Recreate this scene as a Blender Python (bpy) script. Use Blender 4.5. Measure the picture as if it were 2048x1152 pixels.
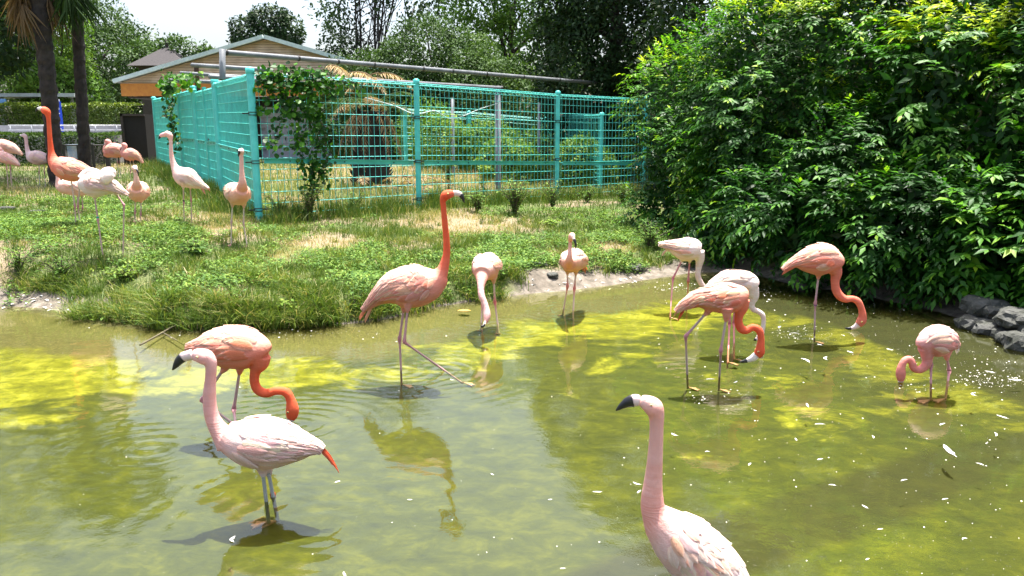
import bpy, math, random
import numpy as np
from mathutils import Vector, Matrix

# ------------------------------------------------------------------ camera, sky, sun, exposure
SC = bpy.context.scene
for o in list(bpy.data.objects):
    bpy.data.objects.remove(o)
F, CX, CY, CAMZ, PITCH = 1550.0, 1024.0, 576.0, 1.6, math.radians(10.95)
cam_d = bpy.data.cameras.new('camera')
cam = bpy.data.objects.new('camera', cam_d)
SC.collection.objects.link(cam)
cam.location = (0, 0, CAMZ)
cam.rotation_euler = (math.pi / 2 - PITCH, 0, 0)
cam_d.sensor_width = 36.0
cam_d.lens = F / 2048.0 * 36.0
cam_d.clip_start, cam_d.clip_end = 0.05, 2000
SC.camera = cam
SC.view_settings.view_transform = 'Standard'
SC.view_settings.look = 'None'
SC.view_settings.gamma = 1
SC.view_settings.use_curve_mapping = False
SC.view_settings.exposure = 1.5
SC.render.engine = 'CYCLES'
SC.cycles.max_bounces = 8
SC.cycles.transparent_max_bounces = 16
SC.cycles.use_denoising = True
SC.cycles.caustics_reflective = False
SC.cycles.caustics_refractive = False

SUN_EL, SUN_AZ = math.radians(79), math.radians(20)   # azimuth measured from +Y towards +X
world = bpy.data.worlds.new('World')
SC.world = world
world.use_nodes = True
wn = world.node_tree.nodes
wl = world.node_tree.links
wn.clear()
w_out = wn.new('ShaderNodeOutputWorld')
w_bg = wn.new('ShaderNodeBackground')
w_sky = wn.new('ShaderNodeTexSky')
w_sky.sky_type = 'NISHITA'
w_sky.sun_disc = False
w_sky.sun_elevation = SUN_EL
w_sky.sun_rotation = SUN_AZ
w_sky.air_density = 1.0
w_sky.dust_density = 6.0
w_sky.ozone_density = 1.0
w_bg.inputs[1].default_value = 0.15
wl.new(w_sky.outputs[0], w_bg.inputs[0])
wl.new(w_bg.outputs[0], w_out.inputs[0])
sun_d = bpy.data.lights.new('sun', 'SUN')
sun_d.energy = 5.0
sun_d.angle = math.radians(0.5)
sun_d.color = (1.0, 0.96, 0.90)
sun = bpy.data.objects.new('sun', sun_d)
SC.collection.objects.link(sun)
sd = Vector((math.cos(SUN_EL) * math.sin(SUN_AZ), math.cos(SUN_EL) * math.cos(SUN_AZ), math.sin(SUN_EL)))
sun.rotation_euler = sd.to_track_quat('Z', 'Y').to_euler()
sun.location = sd * 50

# ------------------------------------------------------------------ helpers
COL = SC.collection
RNG = np.random.default_rng(7)
FWD = np.array([0, math.cos(PITCH), -math.sin(PITCH)])
UPV = np.array([0, math.sin(PITCH), math.cos(PITCH)])
RT = np.array([1.0, 0, 0])
CAM = np.array([0, 0, CAMZ])


def ray(px, py):
    return FWD * F + RT * (px - CX) - UPV * (py - CY)


def at_y(px, py, Y):
    v = ray(px, py)
    return CAM + v * (Y / v[1])


def at_z(px, py, z=0.0):
    v = ray(px, py)
    return CAM + v * ((z - CAMZ) / v[2])


def project(P):
    """World points (n,3) to photograph pixels; tells which pieces show largest."""
    d = np.asarray(P, float) - CAM
    z = d @ FWD
    z = np.where(z < 0.05, 0.05, z)
    return CX + (d @ RT) / z * F, CY - (d @ UPV) / z * F, z


def tag(o, label=None, cat=None, group=None, kind=None):
    if label: o['label'] = label
    if cat: o['category'] = cat
    if group: o['group'] = group
    if kind: o['kind'] = kind
    return o


def link(name, me, mat=None, parent=None, mats=None):
    o = bpy.data.objects.new(name, me)
    COL.objects.link(o)
    if parent is not None: o.parent = parent
    if mats:
        for m in mats: me.materials.append(m)
    elif mat is not None and len(me.materials) == 0:
        me.materials.append(mat)
    return o


def root(name, label, cat, loc=(0, 0, 0), rz=0.0, group=None):
    o = bpy.data.objects.new(name, None)
    COL.objects.link(o)
    o.location = loc
    o.rotation_euler = (0, 0, rz)
    o.empty_display_size = 0.1
    return tag(o, label, cat, group)


def mesh_np(name, V, faces, smooth=False, attrs=None, mi=None):
    """V (n,3); faces = (m,3) or (m,4) array, or list of such arrays."""
    V = np.asarray(V, np.float32)
    fl = [np.asarray(f, np.int32) for f in (faces if isinstance(faces, (list, tuple)) else [faces])]
    fl = [f for f in fl if len(f)]
    me = bpy.data.meshes.new(name)
    me.vertices.add(len(V))
    me.vertices.foreach_set('co', V.ravel())
    nl = sum(f.size for f in fl)
    nf = sum(len(f) for f in fl)
    me.loops.add(nl)
    me.loops.foreach_set('vertex_index', np.concatenate([f.ravel() for f in fl]) if fl else np.zeros(0, np.int32))
    me.polygons.add(nf)
    tot = np.concatenate([np.full(len(f), f.shape[1], np.int32) for f in fl])
    st = np.concatenate([[0], np.cumsum(tot)[:-1]]).astype(np.int32)
    me.polygons.foreach_set('loop_start', st)
    me.polygons.foreach_set('loop_total', tot)
    if smooth:
        me.polygons.foreach_set('use_smooth', np.ones(nf, bool))
    if mi is not None:
        me.polygons.foreach_set('material_index', np.asarray(mi, np.int32))
    me.update(calc_edges=True)
    for k, a in (attrs or {}).items():
        a = np.asarray(a, np.float32)
        if a.ndim == 1:
            me.attributes.new(k, 'FLOAT', 'POINT').data.foreach_set('value', a)
        elif a.shape[1] == 3:
            me.attributes.new(k, 'FLOAT_VECTOR', 'POINT').data.foreach_set('vector', a.ravel())
        else:
            me.attributes.new(k, 'FLOAT_COLOR', 'POINT').data.foreach_set('color', a.ravel())
    return me


class MB:
    """collects boxes, tubes, quads; builds one mesh"""
    def __init__(s):
        s.v, s.f = [], []
        s.n = 0

    def add(s, V, Fs):
        for f in Fs: s.f.append([i + s.n for i in f])
        s.v.extend([tuple(map(float, p)) for p in V])
        s.n += len(V)

    def box(s, c, size, rz=0.0, rot=None, taper=1.0):
        x, y, z = [k / 2 for k in size]
        R = rot if rot is not None else Matrix.Rotation(rz, 3, 'Z')
        V = []
        for dz in (-z, z):
            k = taper if dz > 0 else 1.0
            for dx, dy in ((-x, -y), (x, -y), (x, y), (-x, y)):
                V.append(Vector(c) + R @ Vector((dx * k, dy * k, dz)))
        s.add(V, [(0, 3, 2, 1), (4, 5, 6, 7), (0, 1, 5, 4), (1, 2, 6, 5), (2, 3, 7, 6), (3, 0, 4, 7)])

    def tube(s, pts, r, n=8, caps=True):
        pts = [np.asarray(p, float) for p in pts]
        rs = r if hasattr(r, '__len__') else [r] * len(pts)
        V, Fs = sweep(np.array(pts), np.array(rs), np.array(rs), None, n)
        s.add(V, Fs)

    def build(s, name, mat, parent=None, smooth=False):
        me = bpy.data.meshes.new(name)
        me.from_pydata(s.v, [], s.f)
        if smooth:
            me.polygons.foreach_set('use_smooth', [True] * len(me.polygons))
        me.update()
        return link(name, me, mat, parent)


def unit(v):
    v = np.asarray(v, float)
    return v / (np.linalg.norm(v, axis=-1, keepdims=True) + 1e-12)


def frames(P, L=None):
    T = np.gradient(P, axis=0)
    T = unit(T)
    if L is None:
        L = np.array([1.0, 0, 0]) if abs(T[0][0]) < 0.8 else np.array([0, 1.0, 0])
    S = np.zeros_like(P)
    s = np.asarray(L, float)
    for i in range(len(P)):
        s = s - T[i] * np.dot(s, T[i])
        if np.linalg.norm(s) < 1e-5: s = np.cross(T[i], [0.3, 0.5, 0.8])
        s = unit(s)
        S[i] = s
    U = np.cross(S, T)
    return T, S, U


def sweep(P, ra, rb, L=None, n=12, as_np=False):
    T, S, U = frames(P, L)
    th = np.linspace(0, 2 * math.pi, n, endpoint=False)
    ring = P[:, None, :] + ra[:, None, None] * np.cos(th)[None, :, None] * U[:, None, :] + rb[:, None, None] * np.sin(th)[None, :, None] * S[:, None, :]
    V = ring.reshape(-1, 3)
    m = len(P)
    Fs = []
    for i in range(m - 1):
        for j in range(n):
            a, b = i * n + j, i * n + (j + 1) % n
            Fs.append((a, b, b + n, a + n))
    V = np.vstack([V, P[:1], P[-1:]])
    c0, c1 = m * n, m * n + 1
    for j in range(n):
        Fs.append((c0, (j + 1) % n, j))
        Fs.append((c1, (m - 1) * n + j, (m - 1) * n + (j + 1) % n))
    return V, Fs


def catmull(P, k=6):
    """P (n,d) control rows -> smooth rows"""
    P = np.asarray(P, float)
    if len(P) < 3:
        t = np.linspace(0, 1, k + 1)[:, None]
        return P[:1] * (1 - t) + P[1:] * t
    Q = np.vstack([2 * P[0] - P[1], P, 2 * P[-1] - P[-2]])
    out = []
    for i in range(1, len(Q) - 2):
        for t in np.linspace(0, 1, k, endpoint=False):
            a, b, c, d = Q[i - 1], Q[i], Q[i + 1], Q[i + 2]
            out.append(0.5 * ((2 * b) + (-a + c) * t + (2 * a - 5 * b + 4 * c - d) * t * t + (-a + 3 * b - 3 * c + d) * t ** 3))
    out.append(P[-1])
    return np.array(out)


def _h(ix, iy, iz, seed):
    n = (ix.astype(np.int64) * 374761393 + iy.astype(np.int64) * 668265263 + iz.astype(np.int64) * 2147483647 + seed * 974634777) & 0xFFFFFFFF
    n = ((n ^ (n >> 13)) * 1274126177) & 0xFFFFFFFF
    return ((n ^ (n >> 16)) & 0xFFFF) / 65535.0


def vnoise(x, y, z=None, scale=1.0, seed=0):
    x = np.asarray(x, float) * scale
    y = np.asarray(y, float) * scale
    z = np.zeros_like(x) if z is None else np.asarray(z, float) * scale
    fx, fy, fz = np.floor(x), np.floor(y), np.floor(z)
    tx, ty, tz = x - fx, y - fy, z - fz
    tx, ty, tz = [t * t * (3 - 2 * t) for t in (tx, ty, tz)]
    r = 0
    for dx in (0, 1):
        for dy in (0, 1):
            for dz in (0, 1):
                w = (tx if dx else 1 - tx) * (ty if dy else 1 - ty) * (tz if dz else 1 - tz)
                r = r + w * _h(fx + dx, fy + dy, fz + dz, seed)
    return r


def fbm(x, y, z=None, scale=1.0, seed=0, oct=3):
    s, a, t = 0, 1.0, 0
    for k in range(oct):
        s = s + a * vnoise(x, y, z, scale * 2 ** k, seed + k * 17)
        t += a
        a *= 0.5
    return s / t


# ------------------------------------------------------------------ materials
MATS = {}


class NT:
    def __init__(s, name):
        s.m = bpy.data.materials.new(name)
        s.m.use_nodes = True
        s.t = s.m.node_tree
        s.t.nodes.clear()
        s.out = s.t.nodes.new('ShaderNodeOutputMaterial')

    def n(s, typ, **kw):
        nd = s.t.nodes.new(typ)
        for k, v in kw.items():
            if k.startswith('i_'):
                key = k[2:]
                key = int(key) if key.isdigit() else key.replace('_', ' ')
                if hasattr(v, 'is_output') or isinstance(v, bpy.types.NodeSocket):
                    s.t.links.new(v, nd.inputs[key])
                else:
                    nd.inputs[key].default_value = v
            else:
                setattr(nd, k, v)
        return nd

    def l(s, a, b):
        s.t.links.new(a, b)

    def ramp(s, fac, stops):
        r = s.t.nodes.new('ShaderNodeValToRGB')
        e = r.color_ramp.elements
        while len(e) < len(stops): e.new(0.5)
        for el, (p, c) in zip(e, stops):
            el.position = p
            el.color = (*c, 1) if len(c) == 3 else c
        s.l(fac, r.inputs[0])
        return r.outputs[0]

    def mix(s, fac, a, b, mode='MIX'):
        m = s.t.nodes.new('ShaderNodeMix')
        m.data_type = 'RGBA'
        m.blend_type = mode
        for k, v in ((0, fac), (6, a), (7, b)):
            if isinstance(v, bpy.types.NodeSocket): s.l(v, m.inputs[k])
            elif k == 0: m.inputs[0].default_value = v
            else: m.inputs[k].default_value = (*v, 1) if len(v) == 3 else v
        return m.outputs[2]

    def noise(s, scale, detail=3, rough=0.55, vec=None, dist=0.0):
        nd = s.t.nodes.new('ShaderNodeTexNoise')
        nd.inputs['Scale'].default_value = scale
        nd.inputs['Detail'].default_value = detail
        nd.inputs['Roughness'].default_value = rough
        nd.inputs['Distortion'].default_value = dist
        if vec is None:
            g = s.t.nodes.new('ShaderNodeNewGeometry')
            vec = g.outputs['Position']
        s.l(vec, nd.inputs['Vector'])
        return nd.outputs[0]

    def attr(s, name, out=2):
        a = s.t.nodes.new('ShaderNodeAttribute')
        a.attribute_name = name
        return a.outputs[out]

    def bump(s, h, strength=0.3, dist=0.01):
        b = s.t.nodes.new('ShaderNodeBump')
        b.inputs['Strength'].default_value = strength
        b.inputs['Distance'].default_value = dist
        s.l(h, b.inputs['Height'])
        return b.outputs[0]


def simple(name, col, rough=0.6, metal=0.0, var=0.25, vscale=8.0, bump=0.0, bscale=60.0, spec=0.5, col2=None):
    """plain painted / natural surface with noise-driven wear"""
    if name in MATS: return MATS[name]
    t = NT(name)
    c2 = col2 or tuple(c * (1 - var) for c in col)
    nz = t.noise(vscale, 4)
    c = t.ramp(nz, [(0.3, c2), (0.65, col)])
    p = t.n('ShaderNodeBsdfPrincipled')
    p.inputs['Roughness'].default_value = rough
    p.inputs['Metallic'].default_value = metal
    p.inputs['Specular IOR Level'].default_value = spec
    t.l(c, p.inputs['Base Color'])
    if bump:
        t.l(t.bump(t.noise(bscale, 4), bump, 0.01), p.inputs['Normal'])
    t.l(p.outputs[0], t.out.inputs[0])
    MATS[name] = t.m
    return t.m


def leafmat(name, stops, rough=0.45, trans=0.35, spec=0.5, tcol=(1.0, 1.0, 0.5)):
    """leaf: colour from the per-leaf attribute 'tint', light passes through"""
    t = NT(name)
    c = t.ramp(t.attr('tint'), stops)
    p = t.n('ShaderNodeBsdfPrincipled')
    p.inputs['Roughness'].default_value = rough
    p.inputs['Specular IOR Level'].default_value = spec
    t.l(c, p.inputs['Base Color'])
    tr = t.n('ShaderNodeBsdfTranslucent')
    t.l(t.mix(1.0, c, tcol, 'MULTIPLY'), tr.inputs[0])
    mx = t.n('ShaderNodeMixShader')
    mx.inputs[0].default_value = trans
    t.l(p.outputs[0], mx.inputs[1])
    t.l(tr.outputs[0], mx.inputs[2])
    t.l(mx.outputs[0], t.out.inputs[0])
    MATS[name] = t.m
    return t.m


# ------------------------------------------------------------------ terrain
shore_px = [(0, 618), (60, 622), (150, 640), (300, 658), (420, 662), (560, 655), (700, 650), (780, 640), (860, 618), (960, 603), (1060, 590),
            (1150, 585), (1250, 573), (1330, 560), (1400, 549), (1480, 547), (1560, 570), (1700, 592), (1850, 626), (1950, 660), (2048, 695), (2200, 760)]
SHORE = np.array([at_z(*p)[:2] for p in shore_px])
POND = np.vstack([[(-14, 5.4), (-7, 6.6)], SHORE, [(5.2, 4.0), (7, 0), (7, -6), (-14, -6)]])


def sdist(x, y):
    """signed distance to the pond's edge, positive inside the pond"""
    x = np.asarray(x, float); y = np.asarray(y, float)
    best = np.full(x.shape, 1e9)
    inside = np.zeros(x.shape, bool)
    n = len(POND)
    for i in range(n):
        ax, ay = POND[i]; bx, by = POND[(i + 1) % n]
        dx, dy = bx - ax, by - ay
        t = np.clip(((x - ax) * dx + (y - ay) * dy) / (dx * dx + dy * dy), 0, 1)
        best = np.minimum(best, np.hypot(x - ax - t * dx, y - ay - t * dy))
        cond = ((ay > y) != (by > y)) & (x < (bx - ax) * (y - ay) / (by - ay + 1e-12) + ax)
        inside ^= cond
    return np.where(inside, best, -best)


def sstep(a, b, x):
    t = np.clip((x - a) / (b - a), 0, 1)
    return t * t * (3 - 2 * t)


def height(x, y):
    x = np.asarray(x, float); y = np.asarray(y, float)
    s = sdist(x, y)
    left = np.interp(y, [4, 7, 9.2, 11.6, 16.5, 23.6, 30, 60, 150], [.16, .22, .28, .33, .55, .72, .80, 1.2, 3.0])
    right = np.interp(y, [4, 7, 9.2, 11.6, 17, 23.6, 30, 60, 150], [.10, .14, .20, .26, .28, .40, .56, 1.2, 3.0])
    w = sstep(-3.5, 2.0, x)
    land = left * (1 - w) + right * w + 0.18 * sstep(-3.0, -5.2, x) * sstep(5.5, 9, y) * (1 - sstep(11, 17, y))
    land = land + 0.06 * (fbm(x, y, None, 0.9, 3) - 0.5) + 0.02 * (fbm(x, y, None, 5, 9) - 0.5)
    rise = sstep(0.0, 1.0, -s / (0.30 + 0.55 * sstep(-0.2, 1.0, x) + 0.7 * sstep(-3.0, -3.6, x)))
    floor = -0.015 - 0.095 * np.clip(s, 0, 1.1) - 0.012 * (fbm(x, y, None, 1.3, 21) - 0.5) * np.clip(s, 0, 1)
    return np.where(s > 0, floor, -0.015 + (land + 0.015) * rise)


def ground_hit(px, py, lo=3.0, hi=60.0):
    """world point where the sight line of a pixel meets the terrain (or the pond floor)"""
    Y = np.linspace(lo, hi, 4000)
    v = ray(px, py)
    P = CAM[None] + v[None] * (Y / v[1])[:, None]
    h = height(P[:, 0], P[:, 1])
    k = np.argmax(P[:, 2] <= h)
    return P[k]


xs = np.concatenate([[-160, -110, -80, -60, -45, -34, -26, -20, -16, -13, -11], np.arange(-9.5, 7.5, 0.075), [8, 9, 10.5, 13, 16, 20, 26, 34, 45, 60, 80, 110, 160]])
ys = np.concatenate([[-14, -8, -4, -1, 1], np.arange(2.0, 13.0, 0.075), np.arange(13.2, 30, 0.3), [31, 33, 36, 40, 46, 54, 65, 80, 110, 150, 220]])
GX, GY = np.meshgrid(xs, ys)
GS = sdist(GX, GY)
GZ = height(GX, GY)
nx, ny = len(xs), len(ys)
V = np.stack([GX, GY, GZ], -1).reshape(-1, 3)
ii, jj = np.meshgrid(np.arange(nx - 1), np.arange(ny - 1))
a = (jj * nx + ii).ravel()
quads = np.stack([a, a + 1, a + 1 + nx, a + nx], 1)
sc_ = GS.ravel()[quads].mean(1)
# masks along the bank
patchy = fbm(GX, GY, None, 1.1, 41).ravel()


def submesh(V, q, att):
    used = np.unique(q)
    mp = np.full(len(V), -1); mp[used] = np.arange(len(used))
    return V[used], mp[q], {k: v[used] for k, v in att.items()}


# ground
t = NT('ground_soil')
sh = t.attr('shore')
n1 = t.noise(1.6, 5, 0.6)
n2 = t.noise(9, 6, 0.65)
n3 = t.noise(70, 4, 0.7)
soil = t.ramp(n3, [(0.25, (0.06, 0.045, 0.03)), (0.55, (0.22, 0.17, 0.10)), (0.8, (0.42, 0.34, 0.22))])
moss = t.ramp(n2, [(0.3, (0.035, 0.05, 0.012)), (0.6, (0.11, 0.13, 0.035)), (0.85, (0.26, 0.23, 0.10))])
gsel = t.ramp(t.attr('bare'), [(0.35, (0, 0, 0)), (0.6, (1, 1, 1))])
c = t.mix(gsel, moss, soil)
conc = t.ramp(n2, [(0.25, (0.04, 0.035, 0.025)), (0.5, (0.125, 0.105, 0.08)), (0.8, (0.27, 0.24, 0.20))])
c = t.mix(t.ramp(sh, [(0.35, (0, 0, 0)), (0.6, (1, 1, 1))]), c, conc)
p = t.n('ShaderNodeBsdfPrincipled')
p.inputs['Roughness'].default_value = 0.9
t.l(c, p.inputs['Base Color'])
t.l(t.bump(n3, 0.6, 0.02), p.inputs['Normal'])
t.l(p.outputs[0], t.out.inputs[0])
M_SOIL = t.m

# pond floor: shallow concrete shelf, then yellow and olive algae
t = NT('pond_algae')
s_ = t.attr('depth')
g = t.n('ShaderNodeNewGeometry')
mp = t.n('ShaderNodeMapping')
mp.inputs['Scale'].default_value = (1.0, 1.35, 1.0)
mp.inputs['Rotation'].default_value = (0, 0, 0.25)
t.l(g.outputs['Position'], mp.inputs['Vector'])
a1 = t.noise(1.25, 9, 0.66, mp.outputs[0], 0.6)
a2 = t.noise(6, 9, 0.72, mp.outputs[0], 0.4)
a3 = t.noise(45, 3, 0.6)
shelf = t.ramp(a3, [(0.3, (0.055, 0.045, 0.022)), (0.6, (0.12, 0.10, 0.05)), (0.8, (0.24, 0.21, 0.13))])
shelf = t.mix(t.ramp(a2, [(0.4, (0, 0, 0)), (0.7, (.6, .6, .6))]), shelf, (0.07, 0.065, 0.022))
yel = t.ramp(a2, [(0.30, (0.045, 0.052, 0.001)), (0.48, (0.15, 0.145, 0.002)), (0.72, (0.40, 0.37, 0.05))])
olv = t.ramp(a2, [(0.25, (0.006, 0.012, 0.0003)), (0.5, (0.034, 0.041, 0.0004)), (0.75, (0.100, 0.100, 0.001))])
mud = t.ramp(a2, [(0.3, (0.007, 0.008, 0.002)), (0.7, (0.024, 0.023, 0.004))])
yw = t.attr('yellow')
ma = t.n('ShaderNodeMath', operation='ADD')
t.l(a1, ma.inputs[0]); t.l(yw, ma.inputs[1])
c = t.mix(t.ramp(ma.outputs[0], [(0.61, (0, 0, 0)), (0.69, (1, 1, 1))]), olv, yel)
mb = t.n('ShaderNodeMath', operation='MULTIPLY_ADD')
t.l(a1, mb.inputs[0]); mb.inputs[1].default_value = 0.5; t.l(s_, mb.inputs[2])
c = t.mix(t.ramp(mb.outputs[0], [(0.62, (0, 0, 0)), (0.74, (1, 1, 1))]), shelf, c)
c = t.mix(t.ramp(t.attr('mud'), [(0.35, (0, 0, 0)), (0.65, (1, 1, 1))]), c, mud)  # mask holds the muddy band plus painted shade and reflection
p = t.n('ShaderNodeBsdfPrincipled')
p.inputs['Roughness'].default_value = 0.85
t.l(c, p.inputs['Base Color'])
t.l(t.bump(a2, 0.4, 0.02), p.inputs['Normal'])
t.l(p.outputs[0], t.out.inputs[0])
M_ALGAE = t.m

fx, fy, fz = V[:, 0], V[:, 1], V[:, 2]
fpx, fpy, _ = project(V)
S_flat = GS.ravel()
conc_m = np.maximum(sstep(-0.5, 0.6, fx) * sstep(-0.55, -0.32, S_flat - 0.3 * (fbm(fx, fy, None, 3, 5) - .5)),
                    sstep(-3.2, -3.8, fx) * sstep(-0.55, -0.35, S_flat - 0.3 * (fbm(fx, fy, None, 3, 5) - .5)))
conc_m = np.maximum(conc_m, sstep(-0.10, -0.04, S_flat))
conc_m = np.where(fy > 13, 0, conc_m)
bare = sstep(0.50, 0.62, patchy)
for (bx, by, br) in ((370, 440, 0.75), (450, 470, 0.5), (1000, 450, 0.9), (900, 330, 2.6), (200, 330, 1.6), (1060, 350, 2.0), (60, 400, 1.0), (760, 340, 2.6), (240, 340, 1.5)):
    g_ = ground_hit(bx, by)
    bare = np.maximum(bare, sstep(1.2, 0.5, np.hypot(fx - g_[0], (fy - g_[1]) * 0.7) / br + 0.5 * (patchy - .5)))
q_land, q_pond = quads[sc_ <= 0], quads[sc_ > 0]
Vl, ql, al = submesh(V, q_land, {'shore': conc_m, 'bare': bare})
tag(link('ground', mesh_np('ground', Vl, ql, True, al), M_SOIL), kind='structure')
yel_a = np.zeros(len(V))
# yellow algae is brighter in a band off the bank and by the left edge; a muddy band lies near the camera's right
yel_a += 0.26 * np.exp(-((S_flat - 1.0) / 0.5) ** 2) + 0.10 * np.exp(-((S_flat - 1.9) / 0.7) ** 2) * sstep(0, 1, fx)
yel_a += 0.22 * sstep(-2.0, -4.0, fx) * sstep(3.6, 4.6, fy)
yel_a += -0.03 - 0.10 * sstep(1.6, 3.0, fx) - 0.06 * sstep(4.0, 3.0, fy)
mud_shade_m = np.zeros(len(V))
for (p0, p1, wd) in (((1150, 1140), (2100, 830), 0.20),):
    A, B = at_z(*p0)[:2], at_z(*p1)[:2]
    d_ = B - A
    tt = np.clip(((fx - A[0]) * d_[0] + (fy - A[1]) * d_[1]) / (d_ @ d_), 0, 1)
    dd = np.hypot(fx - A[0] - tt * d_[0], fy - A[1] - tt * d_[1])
    mud_shade_m = np.maximum(mud_shade_m, 0.62 * sstep(wd * 1.5, wd * 0.6, dd + 0.25 * (patchy - .5)))
mud_shade_m = np.maximum(mud_shade_m, sstep(1.5, 2.4, fx) * sstep(1.1, .6, S_flat + .5 * (patchy - .5)) * .95)  # bush shade along the right edge, painted into the floor colour
mud_shade_m = np.maximum(mud_shade_m, .47 * sstep(.4, 2.6, fx))  # dark tree reflection painted into the floor, stronger to the right
Vp, qp, ap = submesh(V, q_pond, {'depth': np.clip(S_flat / 1.6, 0, 1), 'yellow': yel_a, 'mud': mud_shade_m})
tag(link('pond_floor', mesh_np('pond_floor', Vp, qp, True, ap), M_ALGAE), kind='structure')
# ------------------------------------------------------------------ flamingos
def feather_mat(name, rough=0.8, streak=0.6):
    t = NT(name)
    col = t.attr('col', 0)
    fl = t.attr('flow', 1)
    mp = t.n('ShaderNodeMapping')
    mp.inputs['Scale'].default_value = (12.0, 110.0, 1.0)
    t.l(fl, mp.inputs['Vector'])
    n1 = t.noise(1.0, 4, 0.6, mp.outputs[0], 0.3)
    n2 = t.noise(70, 5, 0.7)
    c = t.mix(t.ramp(n1, [(0.35, (1, 1, 1)), (0.65, (0, 0, 0))]), col, t.mix(1.0, col, (0.93, 0.76, 0.70), 'MULTIPLY'))
    c = t.mix(t.ramp(n2, [(0.4, (.35, .35, .35)), (0.7, (0, 0, 0))]), c, t.mix(1.0, col, (0.92, 0.80, 0.76), 'MULTIPLY'))
    p = t.n('ShaderNodeBsdfPrincipled')
    p.inputs['Roughness'].default_value = rough
    p.inputs['Specular IOR Level'].default_value = 0.25
    p.inputs['Sheen Weight'].default_value = 0.0
    t.l(c, p.inputs['Base Color'])
    ad = t.n('ShaderNodeMath', operation='ADD'); t.l(n1, ad.inputs[0]); t.l(n2, ad.inputs[1])
    t.l(t.bump(ad.outputs[0], streak, 0.006), p.inputs['Normal'])
    tr = t.n('ShaderNodeBsdfTranslucent')
    t.l(c, tr.inputs[0])
    mx = t.n('ShaderNodeMixShader'); mx.inputs[0].default_value = 0.2
    t.l(p.outputs[0], mx.inputs[1]); t.l(tr.outputs[0], mx.inputs[2])
    t.l(mx.outputs[0], t.out.inputs[0])
    return t.m


M_PLUM = feather_mat('plumage')


def vcol_mat(name, rough, bump=0.1):
    t = NT(name)
    p = t.n('ShaderNodeBsdfPrincipled')
    p.inputs['Roughness'].default_value = rough
    c = t.attr('col', 0)
    c = t.mix(t.ramp(t.noise(120, 3), [(0.35, (.5, .5, .5)), (0.6, (0, 0, 0))]), c, t.mix(1.0, c, (0.75, 0.7, 0.7), 'MULTIPLY'))
    t.l(c, p.inputs['Base Color'])
    t.l(t.bump(t.noise(260, 2), bump, 0.003), p.inputs['Normal'])
    t.l(p.outputs[0], t.out.inputs[0])
    return t.m


M_LEG = vcol_mat('leg_skin', 0.6, 0.3)
M_BEAK = vcol_mat('beak_horn', 0.35, 0.08)
M_EYE = simple('eye_pale', (0.75, 0.6, 0.2), 0.2, var=0.1)
M_PUPIL = simple('eye_pupil', (0.01, 0.01, 0.01), 0.1, var=0.1)
M_BAND = {k: simple('band_' + k, c, 0.4) for k, c in dict(black=(0.01, 0.01, 0.012), green=(0.02, 0.3, 0.2), red=(0.4, 0.03, 0.03), purple=(.25, .08, .25)).items()}

WHITE = (0.90, 0.86, 0.82); CREAM = (0.85, 0.70, 0.55)
PALE = (0.80, 0.56, 0.52); PINK = (0.80, 0.38, 0.33); ROSE = (0.74, 0.30, 0.27)
SALM = (0.84, 0.27, 0.17); ORNG = (0.82, 0.155, 0.065); RED = (0.62, 0.06, 0.045)
LEGS_FEET = []       # (x, y, strength) of every leg that stands in the water


def rgb4(c):
    return np.append(np.asarray(c, float), 1.0)


def pts3(rows, D):
    """rows (px,py,dy,...) -> world points"""
    return np.array([at_y(r[0], r[1], D + r[2]) for r in rows])


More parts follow.
